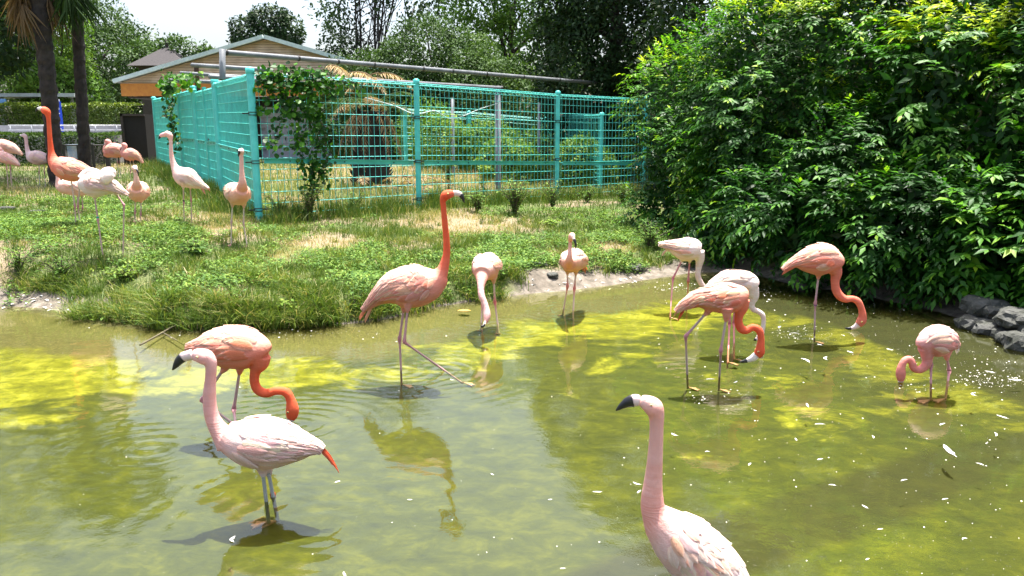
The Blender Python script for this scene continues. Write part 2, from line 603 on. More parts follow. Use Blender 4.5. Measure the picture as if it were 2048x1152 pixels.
def flamingo(label, foot, body, neck, beak, legs, head_col, neck_col, chest_col, side_col, back_col, wing_cols, D=None, yaw=0.0,
             lat=0.95, voxel=0.008, nf=40, eye=None, bands=(), tail=None, tail_col=None, wings=(-1, 1), black_from=0.5, beak_col=(0.8, 0.6, 0.55),
             leg_col=(0.50, 0.34, 0.32), hock_col=(0.50, 0.20, 0.22), flen=1.0, extra=(), inwater=True, neck_lat=1.0, zoom=None):
    """rows are (x, y, dy, r): photograph pixels, distance behind the feet in metres, radius in pixels (all turned into metres here).
    zoom = (origin x, origin y, scale) when the rows were measured in an enlargement."""
    zx, zy, zk = zoom or (0, 0, 1)

    def cv(rows):
        out = []
        for r in rows:
            r = list(r)
            if len(r) == 3: r = [r[0], r[1], 0.0, r[2]]
            out.append([zx + r[0] / zk, zy + r[1] / zk, r[2], r[3] / zk])
        return out
    body, neck, beak = cv(body), cv(neck), cv(beak)
    foot = (zx + foot[0] / zk, zy + foot[1] / zk)
    if D is None:
        D = at_z(foot[0], foot[1], 0)[1] if inwater else ground_hit(*foot)[1]
    fp = at_y(foot[0], foot[1], D)
    gz = float(height(fp[0], fp[1]))
    base = np.array([fp[0], fp[1], gz])
    rt = root('flamingo', label, 'flamingo', base)

    def rad(rows):
        out = []
        for r in rows:
            P = at_y(r[0], r[1], D + r[2])
            out.append(r[3] / F * np.dot(P - CAM, FWD))
        return np.array(out)
    LAT = np.array([-math.sin(yaw), math.cos(yaw), 0.0])
    B = catmull(np.hstack([pts3(body, D), rad(body)[:, None]]), 7)
    BP, BR = B[:, :3], np.maximum(B[:, 3], 0.003)
    has_neck = len(neck) > 1
    parts = []
    latw = np.minimum(BR * lat, 0.155)
    V1, F1 = sweep(BP, BR, latw, LAT, 20)
    parts.append((V1, F1))
    if has_neck:
        N = catmull(np.hstack([pts3(neck, D), rad(neck)[:, None]]), 6)
        NP_, NR = N[:, :3], np.maximum(N[:, 3], 0.003)
        nl = NR * neck_lat
        k = len(NR)
        # the head end is a little narrower than deep
        hw = sstep(0.78, 0.95, np.linspace(0, 1, k))
        nl = nl * (1 - 0.22 * hw)
        V2, F2 = sweep(NP_, NR, nl, LAT, 14)
        parts.append((V2, F2))
    for ex in extra:
        ex = cv(ex)
        E = catmull(np.hstack([pts3(ex, D), rad(ex)[:, None]]), 5)
        parts.append(sweep(E[:, :3], E[:, 3], E[:, 3] * 0.8, LAT, 12))
    # feathered thighs join the body
    legw = []
    for li, lg in enumerate(legs):
        rows = cv([(r[0], r[1], r[2] if len(r) > 2 else 0.0, 1) for r in lg])
        P = [at_y(r[0], r[1], D + r[2]) for r in rows]
        legw.append(P)
        if len(P) >= 2:
            sc_m = 1.0 / F * np.dot(P[0] - CAM, FWD)
            up = P[0] + np.array([0, 0, 0.05])
            d_ = unit(P[1] - P[0])
            T = np.array([up, P[0] + d_ * 0.01, P[0] + d_ * 0.055])
            R_ = np.array([0.045, 0.026, 0.0085])
            tt = catmull(np.hstack([T, R_[:, None]]), 4)
            parts.append(sweep(tt[:, :3], tt[:, 3], tt[:, 3], LAT, 10))
    AV, AF, off = [], [], 0
    for Vv, Ff in parts:
        AV.append(Vv)
        AF += [[i + off for i in f] for f in Ff]
        off += len(Vv)
    me = bpy.data.meshes.new('body')
    me.from_pydata([tuple(v) for v in np.vstack(AV)], [], AF)
    me.update()
    tmp = bpy.data.objects.new('tmp_body', me)
    COL.objects.link(tmp)
    rm = tmp.modifiers.new('r', 'REMESH')
    rm.mode = 'VOXEL'
    rm.voxel_size = voxel
    sm = tmp.modifiers.new('s', 'SMOOTH')
    sm.factor = 0.5
    sm.iterations = 4
    dg = bpy.context.evaluated_depsgraph_get()
    me2 = bpy.data.meshes.new_from_object(tmp.evaluated_get(dg))
    bpy.data.objects.remove(tmp)
    bpy.data.meshes.remove(me)
    n = len(me2.vertices)
    co = np.empty(n * 3, np.float32)
    me2.vertices.foreach_get('co', co)
    co = co.reshape(-1, 3).astype(float)
    me2.polygons.foreach_set('use_smooth', np.ones(len(me2.polygons), bool))
    # colours of the plumage; the whiter top also paints in sun blown out on backs
    def near(P, R):
        d = np.linalg.norm(co[:, None, :] - P[None], axis=2) / R[None]
        j = d.argmin(1)
        return d[np.arange(n), j], j
    db, jb = near(BP, BR)
    tb = jb / (len(BP) - 1)
    hgt = (co[:, 2] - BP[jb, 2]) / (BR[jb] + 1e-6)
    wsd = sstep(-0.05, 0.6, hgt + 0.35 * (fbm(co[:, 0], co[:, 1], co[:, 2], 16, 5) - 0.5))[:, None]
    colb = (1 - wsd) * np.array(side_col) + wsd * np.array(back_col)
    chest = sstep(0.62, 1.0, tb)[:, None] * 0.85
    colb = colb * (1 - chest) + np.array(chest_col) * chest
    if tail_col is not None:
        wt = sstep(0.16, 0.0, tb)[:, None]
        colb = colb * (1 - wt) + np.array(tail_col) * wt
    flow = np.stack([tb * 0.6, np.arctan2(hgt, 1.0) * 0.12 + 0.02 * tb, np.zeros(n)], 1)
    if has_neck:
        dn, jn = near(NP_, NR)
        tn = jn / (len(NP_) - 1)
        cn = np.array(chest_col)[None] * (1 - sstep(0, 0.35, tn))[:, None] + np.array(neck_col)[None] * sstep(0, 0.35, tn)[:, None]
        wh = sstep(0.8, 0.93, tn)[:, None]
        cn = cn * (1 - wh) + np.array(head_col) * wh
        wn_ = sstep(-0.25, 0.25, db - dn)
        wn_ = np.where(tn < 0.04, wn_ * 0.6, wn_)[:, None]
        colb = colb * (1 - wn_) + cn * wn_
    me2.attributes.new('col', 'FLOAT_COLOR', 'POINT').data.foreach_set('color', np.hstack([colb, np.ones((n, 1))]).astype(np.float32).ravel())
    me2.attributes.new('flow', 'FLOAT_VECTOR', 'POINT').data.foreach_set('vector', flow.astype(np.float32).ravel())
    me2.transform(Matrix.Translation(-Vector(base)))
    me2.name = 'body'
    me2.materials.clear()
    link('body', me2, M_PLUM, rt)

    # wings: overlapping feathers laid over the flanks
    T_, S_, U_ = frames(BP, LAT)
    nb = len(BP)

    def surf(u, th, off):
        x = np.clip(u, 0, 1) * (nb - 1)
        i = np.minimum(x.astype(int), nb - 2)
        f = (x - i)[..., None]
        c = BP[i] * (1 - f) + BP[i + 1] * f
        Uv = unit(U_[i] * (1 - f) + U_[i + 1] * f)
        Sv = unit(S_[i] * (1 - f) + S_[i + 1] * f)
        r = BR[i] * (1 - f[..., 0]) + BR[i + 1] * f[..., 0]
        rl = latw[i] * (1 - f[..., 0]) + latw[i + 1] * f[..., 0]
        return c + Uv * ((r + off) * np.cos(th))[..., None] + Sv * ((rl + off) * np.sin(th))[..., None]
    upsign = 1 if U_[nb // 2][2] > 0 else -1
    blen = np.linalg.norm(np.diff(BP, axis=0), axis=1).sum()
    rs = np.random.default_rng(abs(hash((round(foot[0]), round(foot[1])))) % 9999)
    for side in wings:
        Vs, Fs, Cs, Fl = [], [], [], []
        no = 0
        for k in range(nf):
            row = k / nf
            # small coverts near the shoulder, long tertials at the rump
            u0 = 0.80 - 0.50 * (row ** 0.9) + rs.uniform(-0.05, 0.05)
            thd = rs.uniform(8, 108) if row < 0.65 else rs.uniform(5, 82)
            L = (0.10 + 0.24 * row) * rs.uniform(0.8, 1.2) * flen * (1 if row < .7 else 1.15)
            wd = math.radians(8.5 + 5.0 * (1 - row)) * rs.uniform(0.7, 1.2)
            if nf < 30: wd *= 1.5
            th0 = math.radians(thd)
            m = 6
            tt = np.linspace(0, 1, m)
            du = (L / blen * 0.55)
            ue = np.maximum(u0 - du * tt * 1.5, 0.02)
            sag = math.radians(rs.uniform(-4, 16))
            th = th0 + sag * tt
            prof = np.sin(np.clip(tt * 0.93 + 0.07, 0, 1) * math.pi) ** 0.55
            prof[-1] = 0.12
            off0 = 0.002 + 0.0115 * tt ** 1.3 + 0.0035 * row + rs.uniform(0, 0.003)
            ring = []
            for q, (sgn, lift) in enumerate(((-1, -0.0012), (-0.45, 0.001), (0, 0.002), (0.45, 0.001), (1, -0.0012))):
                ring.append(surf(ue, side * upsign * 0 + (side * (th + sgn * wd * prof)) + (0 if upsign > 0 else math.pi), off0 + lift))
            G = np.stack(ring, 1)       # m,5,3
            Vs.append(G.reshape(-1, 3))
            for i in range(m - 1):
                for j in range(4):
                    a_ = no + i * 5 + j
                    Fs.append((a_, a_ + 1, a_ + 6, a_ + 5))
            topness = max(0.0, math.cos(th0))
            cb = np.array(wing_cols[rs.integers(0, len(wing_cols))], float)
            cb = cb * np.array([1, .90, .80]) * (1 - 0.85 * topness ** 2.5) + np.array(back_col) * 0.85 * topness ** 2.5  # upper feathers turn to the back colour, its painted sunlight included
            cb = cb * np.array([1, rs.uniform(.86, 1.04), rs.uniform(.84, 1.04)]) * rs.uniform(.86, 1.04)
            ce = cb * 0.75 + np.array(WHITE) * 0.25
            for i in range(m):
                for j in range(5):
                    w_ = 1.0 if j in (0, 4) or i == m - 1 else 0.0
                    Cs.append(np.append(np.clip(cb * (1 - w_) + ce * w_, 0, 0.9), 1))
                    Fl.append((row * 3 + tt[i] * 0.25, k * 1.7 + j * 0.035, 0))
            no += m * 5
        if Vs:
            mw = mesh_np('wing', np.vstack(Vs) - base, np.array(Fs), True, {'col': np.array(Cs), 'flow': np.array(Fl)})
            link('wing', mw, M_PLUM, rt)
    # tail feathers
    if tail:
        Vs, Fs, Cs, Fl = [], [], [], []
        no = 0
        for (x0, y0, x1, y1, w, cc) in tail:
            A = at_y(zx + x0 / zk, zy + y0 / zk, D + body[0][2]); Z = at_y(zx + x1 / zk, zy + y1 / zk, D + body[0][2])
            for q in range(3):
                o_ = LAT * (q - 1) * 0.012
                m = 6
                tt = np.linspace(0, 1, m)
                ax = A[None] * (1 - tt[:, None]) + Z[None] * tt[:, None] + np.array([0, 0, -0.012])[None] * (tt ** 2)[:, None] * (1 + q) + o_
                wv = unit(np.cross(Z - A, LAT)) * (w / zk / F * D)
                pr = np.sin(np.clip(tt * 0.85 + 0.15, 0, 1) * math.pi)[:, None] ** 0.5
                pr[-1] = 0.1
                G = np.stack([ax - wv * pr + LAT * .004, ax + LAT * 0.0, ax + wv * pr + LAT * .004], 1)
                Vs.append(G.reshape(-1, 3))
                for i in range(m - 1):
                    for j in range(2):
                        a_ = no + i * 3 + j
                        Fs.append((a_, a_ + 1, a_ + 4, a_ + 3))
                for i in range(m):
                    for j in range(3):
                        Cs.append(rgb4(cc)); Fl.append((tt[i] * 0.3, no + j * 0.03, 0))
                no += m * 3
        link('tail', mesh_np('tail', np.vstack(Vs) - base, np.array(Fs), True, {'col': np.array(Cs), 'flow': np.array(Fl)}), M_PLUM, rt)
    # beak with its black tip
    if len(beak) > 1:
        K = catmull(np.hstack([pts3(beak, D), rad(beak)[:, None]]), 6)
        k = len(K)
        cut = int(round(black_from * (k - 1)))
        for nm, sl, colr in (('beak', slice(0, cut + 1), beak_col), ('beak_tip', slice(max(cut, 0), k), (0.012, 0.012, 0.014))):
            Q = K[sl]
            if len(Q) < 2: continue
            kk = 1.0 if nm == 'beak' else 1.06
            Vk, Fk = sweep(Q[:, :3], Q[:, 3] * kk, Q[:, 3] * 0.62 * kk, LAT, 12)
            me = bpy.data.meshes.new(nm)
            me.from_pydata([tuple(v - base) for v in Vk], [], Fk)
            me.polygons.foreach_set('use_smooth', [True] * len(me.polygons))
            me.attributes.new('col', 'FLOAT_COLOR', 'POINT').data.foreach_set('color', np.tile(rgb4(colr), len(Vk)).astype(np.float32))
            bo = link(nm, me, M_BEAK, rt if nm == 'beak' or cut < 2 else beak_o)
            if nm == 'beak': beak_o = bo
    # eyes
    if eye:
        ex, ey = zx + eye[0] / zk, zy + eye[1] / zk
        er = 1.4 * eye[2] / zk / F * D
        for sgn in (-1, 1):
            Pc = at_y(ex, ey, D + (neck[-1][2] if has_neck else 0)) + LAT * sgn * (1.12 * eye[3] / zk / F * D)
            for nm, rr, mt, oo in (('eye', er, M_EYE, 0.0), ('pupil', er * 0.62, M_PUPIL, 0.55)):
                mbx = MB()
                Pq = Pc + LAT * sgn * er * oo
                th = np.linspace(-0.98, 0.98, 7)
                pp = np.array([Pq + LAT * sgn * rr * q for q in th])
                r_ = rr * np.sqrt(1 - th ** 2)
                Vq, Fq = sweep(pp, r_, r_, None, 10)
                mbx.add(Vq - base, Fq)
                eo = mbx.build(nm, mt, rt if nm == 'eye' else eye_o, True)
                if nm == 'eye': eye_o = eo
    # legs: thigh, hock, shank, webbed foot
    for li, P in enumerate(legw):
        P = [np.array(q) for q in P]
        end = P[-1]
        gh = float(height(end[0], end[1]))
        if inwater and end[2] > -0.2:
            v_ = end - CAM
            P[-1] = end = CAM + v_ * (-CAMZ / v_[2])
            gh = float(height(end[0], end[1]))
        if inwater:
            d_ = unit(P[-1] - P[-2])
            if d_[2] > -0.35: d_ = unit(d_ + np.array([0, 0, -0.5]))
            wl_ = end.copy()
            if end[2] > -0.08:
                LEGS_FEET.append((end[0], end[1], 1.3))
                ln = (end[2] - gh - 0.012) / max(-d_[2], 0.2)
                P[-1] = end + d_ * min(max(ln, 0.0), 0.16)
                end = P[-1]
        else:
            P[-1] = np.array([end[0], end[1], gh + 0.012])
            end = P[-1]
        rows = []
        nP = len(P)
        for i, q in enumerate(P):
            rr = 0.0085 if i == 0 else (0.0165 if (i == 1 and nP > 2) else 0.0072)
            rows.append((*q, rr))
        # straight bones with a short knob at the joint
        pts, rs_, cl = [], [], []
        for i in range(nP - 1):
            A, Z = P[i], P[i + 1]
            ln = np.linalg.norm(Z - A)
            for tt in (0.0, 0.04, 0.12, 0.3, 0.5, 0.7, 0.88, 0.96):
                q = A * (1 - tt) + Z * tt
                dj = min((tt * ln) if (i > 0) else 9, ((1 - tt) * ln) if i < nP - 2 else 9)
                rr = 0.0088 if i == 0 else 0.0074
                rr += 0.0070 * math.exp(-(dj / 0.022) ** 2)
                pts.append(q); rs_.append(rr)
                cl.append(math.exp(-(dj / 0.06) ** 2))
        pts.append(P[-1]); rs_.append(0.008); cl.append(0.4)
        rs_ = np.array(rs_)
        Vl_, Fl_ = sweep(np.array(pts), rs_, rs_, None, 8)
        me = bpy.data.meshes.new('leg')
        me.from_pydata([tuple(v - base) for v in Vl_], [], Fl_)
        me.polygons.foreach_set('use_smooth', [True] * len(me.polygons))
        cc = []
        for w_ in cl:
            cc += [rgb4(np.array(leg_col) * (1 - w_) + np.array(hock_col) * w_)] * 8
        cc += [rgb4(leg_col), rgb4(hock_col)]
        me.attributes.new('col', 'FLOAT_COLOR', 'POINT').data.foreach_set('color', np.array(cc, np.float32).ravel())
        lo = link('leg', me, M_LEG, rt)
        # webbed foot
        hd = np.array([math.cos(yaw), math.sin(yaw), 0]) if abs(math.cos(yaw)) > 0.01 else np.array([0, math.sin(yaw), 0])
        if body[-1][0] < body[0][0] and abs(math.cos(yaw)) > 0.3: hd = -hd
        sd_ = np.array([-hd[1], hd[0], 0])
        Vf = [end + [0, 0, 0.012]]
        Lf = 0.085
        for ang, lf in ((-0.5, 0.9), (-0.25, 0.78), (0, 1.0), (0.25, 0.78), (0.5, 0.9)):
            q = end + (hd * math.cos(ang) + sd_ * math.sin(ang)) * Lf * lf
            Vf.append(np.array([q[0], q[1], end[2] - 0.006]))
        nV = len(Vf)
        Vf += [v - np.array([0, 0, 0.006]) for v in Vf]
        Ff = [(0, i, i + 1) for i in range(1, 5)] + [(nV, nV + i + 1, nV + i) for i in range(1, 5)] + [(i, i + nV, i + 1 + nV, i + 1) for i in range(1, 5)] + [(0, nV, nV + 1, 1), (0, 5, nV + 5, nV)]
        me = bpy.data.meshes.new('foot')
        me.from_pydata([tuple(v - base) for v in Vf], [], Ff)
        me.attributes.new('col', 'FLOAT_COLOR', 'POINT').data.foreach_set('color', np.tile(rgb4((0.62, 0.32, 0.28)), len(Vf)).astype(np.float32))
        link('foot', me, M_LEG, lo)
        for (bl, bt, bc) in bands:
            if bl != li: continue
            i0 = 0 if bt < 1 else 1
            f_ = bt - i0
            A, Z = legw[li][i0], (legw[li][i0 + 1] if i0 + 1 < nP else P[-1])
            c0 = A * (1 - f_) + Z * f_
            dd = unit(Z - A)
            bm_ = MB()
            bm_.tube([c0 - dd * 0.014 - base, c0 - dd * 0.012 - base, c0 + dd * 0.012 - base, c0 + dd * 0.014 - base], [0.010, 0.013, 0.013, 0.010], 10)
            bm_.build('leg_band', M_BAND[bc], lo, True)
    return rt


PI = math.pi
Z1 = (320, 640, 2.879)
# B: white bird near the left, upright
flamingo('white upright flamingo with orange tail tips wading at the front left of the pond',
         (615, 1040), [(940, 760, 6), (905, 742, 28), (860, 736, 52), (800, 732, 84), (715, 722, 122), (610, 715, 148), (510, 700, 142), (430, 680, 112), (375, 655, 80)],
         [(400, 700, 85), (345, 640, 55), (305, 570, 43), (288, 500, 39), (285, 420, 36), (291, 340, 32), (294, 280, 32), (288, 240, 38), (262, 215, 48), (225, 205, 42), (190, 202, 33)],
         [(185, 200, 33), (165, 205, 30), (135, 213, 28), (110, 235, 24), (90, 262, 16), (72, 288, 4)],
         [[(588, 845, 0.0), (612, 1045, 0.0)], [(618, 845, 0.08), (652, 1020, 0.08)]],
         (0.84, 0.62, 0.62), (0.80, 0.50, 0.47), (0.80, 0.46, 0.42), (0.86, 0.72, 0.72), WHITE, [(0.86, 0.74, 0.74), (0.87, 0.82, 0.80), (0.84, 0.62, 0.60)],
         voxel=0.0055, nf=210, eye=(228, 203, 5, 36), zoom=Z1, black_from=0.42, beak_col=(0.82, 0.62, 0.60), bands=((1, 1.0 - 0.05, 'red'),),
         tail=[(925, 735, 985, 800, 10, ORNG), (935, 745, 1025, 845, 9, ORNG), (935, 760, 1010, 820, 8, SALM)], leg_col=(0.33, 0.34, 0.30), flen=1.1)
# A: close bird at the bottom right
flamingo('pale pink flamingo closest to the camera, cut off by the bottom edge',
         (620, 1420), [(1010, 1500, 20), (930, 1400, 55), (850, 1290, 110), (740, 1160, 165), (620, 1040, 178), (510, 930, 160), (430, 850, 120), (385, 800, 90)],
         [(420, 870, 100), (372, 760, 74), (366, 690, 66), (370, 610, 56), (378, 520, 49), (384, 430, 45), (389, 340, 42), (391, 270, 42), (390, 210, 47), (372, 160, 58), (325, 130, 46), (295, 120, 33)],
         [(290, 122, 34), (262, 120, 38), (225, 130, 32), (190, 150, 20), (168, 167, 12), (152, 180, 3)],
         [[(600, 1190, 0.0), (600, 1400, 0.0)], [(650, 1190, 0.09), (660, 1380, 0.09)]],
         (0.84, 0.66, 0.64), (0.82, 0.52, 0.46), (0.80, 0.42, 0.36), (0.86, 0.70, 0.68), WHITE, [(0.86, 0.72, 0.70), (0.87, 0.82, 0.78), (0.84, 0.60, 0.52)],
         D=2.62, voxel=0.0055, nf=210, eye=(352, 132, 5, 44), zoom=(1180, 760, 2.938), black_from=0.28, beak_col=(0.80, 0.60, 0.57), flen=0.9)
# C: orange bird bent down behind B
flamingo('orange flamingo drinking with bent neck just behind the white flamingo at the front left',
         (435, 590), [(150, 165, 14), (185, 165, 32), (240, 165, 62), (310, 160, 98), (400, 160, 120), (490, 165, 122), (560, 185, 100), (595, 215, 66)],
         [(570, 215, 72), (572, 250, 54), (550, 295, 32), (543, 350, 27), (562, 400, 28), (610, 422, 26), (670, 408, 24), (725, 415, 26), (752, 460, 27), (762, 510, 37), (760, 545, 36), (752, 572, 25)],
         [(752, 570, 24), (746, 590, 17), (742, 606, 10), (748, 618, 4)],
         [[(380, 265, 0.0), (240, 462, 0.0), (410, 590, 0.0)], [(462, 270, 0.10), (425, 515, 0.10), (434, 590, 0.1)]],
         ORNG, ORNG, (0.83, 0.22, 0.12), (0.82, 0.34, 0.27), (0.86, 0.72, 0.60), [(0.83, 0.40, 0.33), (0.84, 0.55, 0.42), (0.82, 0.30, 0.2)],
         voxel=0.0065, nf=130, zoom=Z1, black_from=0.6, beak_col=(0.8, 0.7, 0.62), tail_col=(0.84, 0.6, 0.5), eye=(745, 520, 5, 30))
# D: tall bird in the middle
flamingo('tall coral flamingo striding mid pond with its long orange neck straight up',
         (280, 1040), [(70, 725, 8), (110, 688, 22), (165, 640, 48), (235, 602, 88), (305, 592, 112), (375, 582, 114), (435, 565, 98), (480, 540, 68), (505, 515, 42)],
         [(475, 545, 62), (508, 495, 34), (526, 430, 23), (531, 380, 20), (527, 300, 18), (519, 220, 17), (513, 150, 16), (510, 112, 18), (524, 86, 27), (550, 76, 24), (572, 72, 17)],
         [(568, 73, 17), (592, 74, 16), (610, 85, 13), (621, 105, 8), (628, 126, 2)],
         [[(298, 690, 0.0), (272, 872, 0.0), (280, 1045, 0.0)], [(318, 690, -0.08), (298, 890, -0.10), (522, 1048, -0.14)]],
         (0.82, 0.22, 0.13), ORNG, (0.80, 0.22, 0.14), (0.82, 0.40, 0.33), (0.86, 0.68, 0.55), [(0.83, 0.48, 0.41), (0.84, 0.60, 0.48), (0.83, 0.38, 0.30)],
         voxel=0.0065, nf=130, zoom=(700, 360, 2.744), black_from=0.45, beak_col=(0.84, 0.66, 0.58), eye=(540, 74, 4, 21),
         tail=[(120, 670, 48, 745, 8, (0.83, 0.33, 0.2)), (130, 680, 78, 760, 7, (0.83, 0.45, 0.3)), (150, 655, 68, 705, 9, PALE)], leg_col=(0.52, 0.30, 0.29))
Z4 = (1300, 460, 3.6)
# I
flamingo('orange flamingo stepping right with lowered head, in front of a bent white flamingo',
         (500, 1060), [(188, 600, 8), (225, 560, 22), (280, 530, 42), (350, 500, 62), (430, 500, 82), (510, 498, 104), (590, 490, 106), (650, 488, 88), (688, 500, 58)],
         [(655, 515, 66), (662, 560, 45), (643, 610, 32), (636, 660, 30), (655, 710, 31), (695, 722, 28), (740, 700, 25), (785, 722, 27), (800, 780, 24), (795, 840, 30), (788, 880, 38), (765, 905, 30)],
         [(770, 900, 30), (740, 922, 27), (712, 935, 20), (680, 945, 12), (642, 948, 4)],
         [[(425, 575, 0.0), (257, 765, 0.0), (268, 1040, 0.0)], [(553, 610, -0.08), (510, 870, -0.08), (500, 1060, -0.08)]],
         ORNG, (0.83, 0.17, 0.08), (0.82, 0.24, 0.14), (0.82, 0.36, 0.27), (0.86, 0.70, 0.55), [(0.83, 0.42, 0.33), (0.85, 0.62, 0.45), (0.82, 0.28, 0.18)],
         voxel=0.0065, nf=130, zoom=Z4, black_from=0.62, beak_col=(0.84, 0.72, 0.66), eye=(770, 868, 5, 30),
         tail=[(240, 550, 175, 592, 10, (0.84, 0.45, 0.25)), (250, 565, 205, 628, 9, ORNG), (350, 525, 220, 545, 10, WHITE)], leg_col=(0.45, 0.32, 0.30))
# H
flamingo('white flamingo bent over the water just behind the orange stepping one',
         (585, 800), [(400, 450, 20), (470, 415, 55), (560, 385, 88), (640, 378, 90), (705, 390, 84), (745, 420, 62)],
         [(725, 430, 62), (742, 480, 42), (730, 530, 25), (742, 570, 21), (775, 585, 19), (810, 612, 19), (818, 665, 17), (810, 715, 18), (795, 755, 24), (780, 780, 20)],
         [(782, 778, 19), (768, 785, 14), (755, 790, 9), (746, 792, 4)],
         [[(585, 470, 0.0), (572, 680, 0.0), (565, 850, 0.0)], [(612, 470, 0.08), (604, 670, 0.08), (605, 815, 0.08)]],
         (0.86, 0.82, 0.76), (0.86, 0.80, 0.74), WHITE, (0.85, 0.78, 0.74), WHITE, [(0.85, 0.78, 0.76), WHITE],
         voxel=0.007, nf=40, zoom=Z4, black_from=0.5, leg_col=(0.62, 0.22, 0.22), hock_col=(0.6, 0.15, 0.17))
# G
flamingo('pink-legged white flamingo farthest back in the pond, nearest the foot of the bush',
         (210, 520), [(58, 112, 10), (95, 110, 20), (140, 118, 36), (195, 130, 62), (250, 142, 82), (305, 142, 84), (350, 155, 62)],
         [(340, 165, 58), (358, 210, 35), (350, 270, 22), (345, 330, 21), (368, 385, 20), (400, 425, 19), (420, 465, 18), (425, 505, 23), (415, 530, 18)],
         [(418, 530, 17), (410, 548, 13), (400, 560, 8), (392, 562, 4)],
         [[(238, 200, 0.0), (165, 350, 0.0), (150, 550, 0.0)], [(287, 205, 0.08), (275, 370, 0.08), (270, 475, 0.08)]],
         (0.86, 0.78, 0.75), (0.85, 0.74, 0.72), WHITE, (0.84, 0.72, 0.71), WHITE, [(0.84, 0.70, 0.69), WHITE, (0.84, .6, .58)],
         voxel=0.008, nf=40, zoom=Z4, black_from=0.5, leg_col=(0.60, 0.24, 0.25), hock_col=(0.55, 0.15, 0.18),
         tail=[(150, 120, 85, 165, 9, (0.85, .6, .5))])
# J
flamingo('salmon flamingo standing on one leg by the dark bush, S-shaped neck',
         (1185, 720), [(952, 293, 6), (990, 268, 16), (1045, 238, 36), (1115, 226, 78), (1190, 218, 108), (1260, 216, 112), (1320, 240, 88), (1345, 270, 58)],
         [(1318, 265, 62), (1340, 310, 42), (1333, 370, 30), (1340, 430, 30), (1370, 478, 30), (1410, 498, 26), (1455, 495, 23), (1497, 515, 25), (1522, 565, 23), (1530, 615, 28), (1522, 655, 35), (1498, 685, 26)],
         [(1502, 680, 26), (1478, 698, 20), (1450, 708, 13), (1425, 710, 9), (1405, 704, 4)],
         [[(1215, 315, 0.0), (1190, 530, 0.0), (1185, 720, 0.0)]],
         (0.83, 0.26, 0.18), (0.83, 0.25, 0.16), (0.83, 0.28, 0.2), (0.83, 0.36, 0.29), (0.86, 0.66, 0.52), [(0.83, 0.42, 0.34), (0.85, 0.58, 0.45), (0.83, 0.32, 0.24)],
         voxel=0.007, nf=70, zoom=Z4, black_from=0.55, beak_col=(0.84, 0.62, 0.56), eye=(1512, 655, 5, 28),
         tail=[(1050, 255, 955, 295, 14, SALM), (1040, 245, 965, 268, 10, PALE)], leg_col=(0.52, 0.34, 0.34), bands=((0, 1.02, 'purple'),))
# K
flamingo('rosy pink flamingo at the far right of the pond, head down in the water',
         (540, 530), [(700, 248, 14), (668, 240, 42), (622, 222, 96), (560, 212, 122), (500, 212, 118), (450, 232, 88), (430, 270, 62)],
         [(448, 262, 68), (452, 320, 46), (455, 370, 38), (432, 412, 34), (390, 435, 31), (348, 420, 30), (335, 380, 29), (312, 348, 25), (275, 362, 27), (250, 410, 30), (245, 455, 38), (245, 495, 36), (244, 525, 25)],
         [(244, 522, 24), (243, 545, 18), (243, 570, 10)],
         [[(478, 300, 0.0), (485, 400, 0.0), (484, 545, 0.0)], [(605, 310, 0.08), (630, 445, 0.08), (620, 520, 0.08)]],
         (0.80, 0.30, 0.25), (0.80, 0.33, 0.28), (0.80, 0.36, 0.34), (0.80, 0.40, 0.40), (0.86, 0.70, 0.66), [(0.82, 0.48, 0.46), (0.84, 0.66, 0.62), (0.8, 0.36, 0.36)],
         voxel=0.007, nf=60, zoom=(1740, 630, 3.973), black_from=0.6, beak_col=(0.75, 0.5, 0.45), tail=[(680, 225, 714, 238, 12, WHITE), (680, 250, 705, 275, 10, WHITE)], leg_col=(0.55, 0.28, 0.27))
Z5 = (920, 440, 4.8)
# E
flamingo('round pink-bellied flamingo facing the camera, neck straight down to the water',
         (285, 995), [(390, 440, 0.30, 14), (350, 440, 0.25, 48), (300, 440, 0.14, 95), (252, 450, 0.02, 128), (225, 480, -0.10, 110), (212, 520, -0.17, 78)],
         [(218, 500, -0.10, 88), (207, 580, -0.22, 50), (200, 650, -0.28, 34), (208, 730, -0.32, 33), (232, 790, -0.34, 32), (250, 850, -0.36, 32), (258, 910, -0.38, 38), (252, 960, -0.40, 34), (240, 990, -0.42, 22)],
         [(240, 985, -0.42, 22), (230, 1010, -0.45, 20), (215, 1022, -0.47, 15), (203, 1020, -0.48, 7)],
         [[(322, 560, 0.05), (335, 790, 0.05), (362, 1000, 0.05)], [(222, 600, 0.12), (215, 800, 0.12), (205, 985, 0.12)]],
         (0.84, 0.55, 0.52), (0.83, 0.56, 0.55), (0.83, 0.44, 0.34), (0.83, 0.46, 0.38), WHITE, [(0.84, 0.58, 0.50), (0.84, 0.68, 0.60)],
         yaw=-PI / 2 * 0.8, lat=1.0, voxel=0.008, nf=50, zoom=Z5, black_from=0.35, beak_col=(0.8, 0.55, 0.5), leg_col=(0.62, 0.45, 0.38), hock_col=(0.6, 0.12, 0.12), tail=[(350, 440, 395, 440, 20, CREAM)])
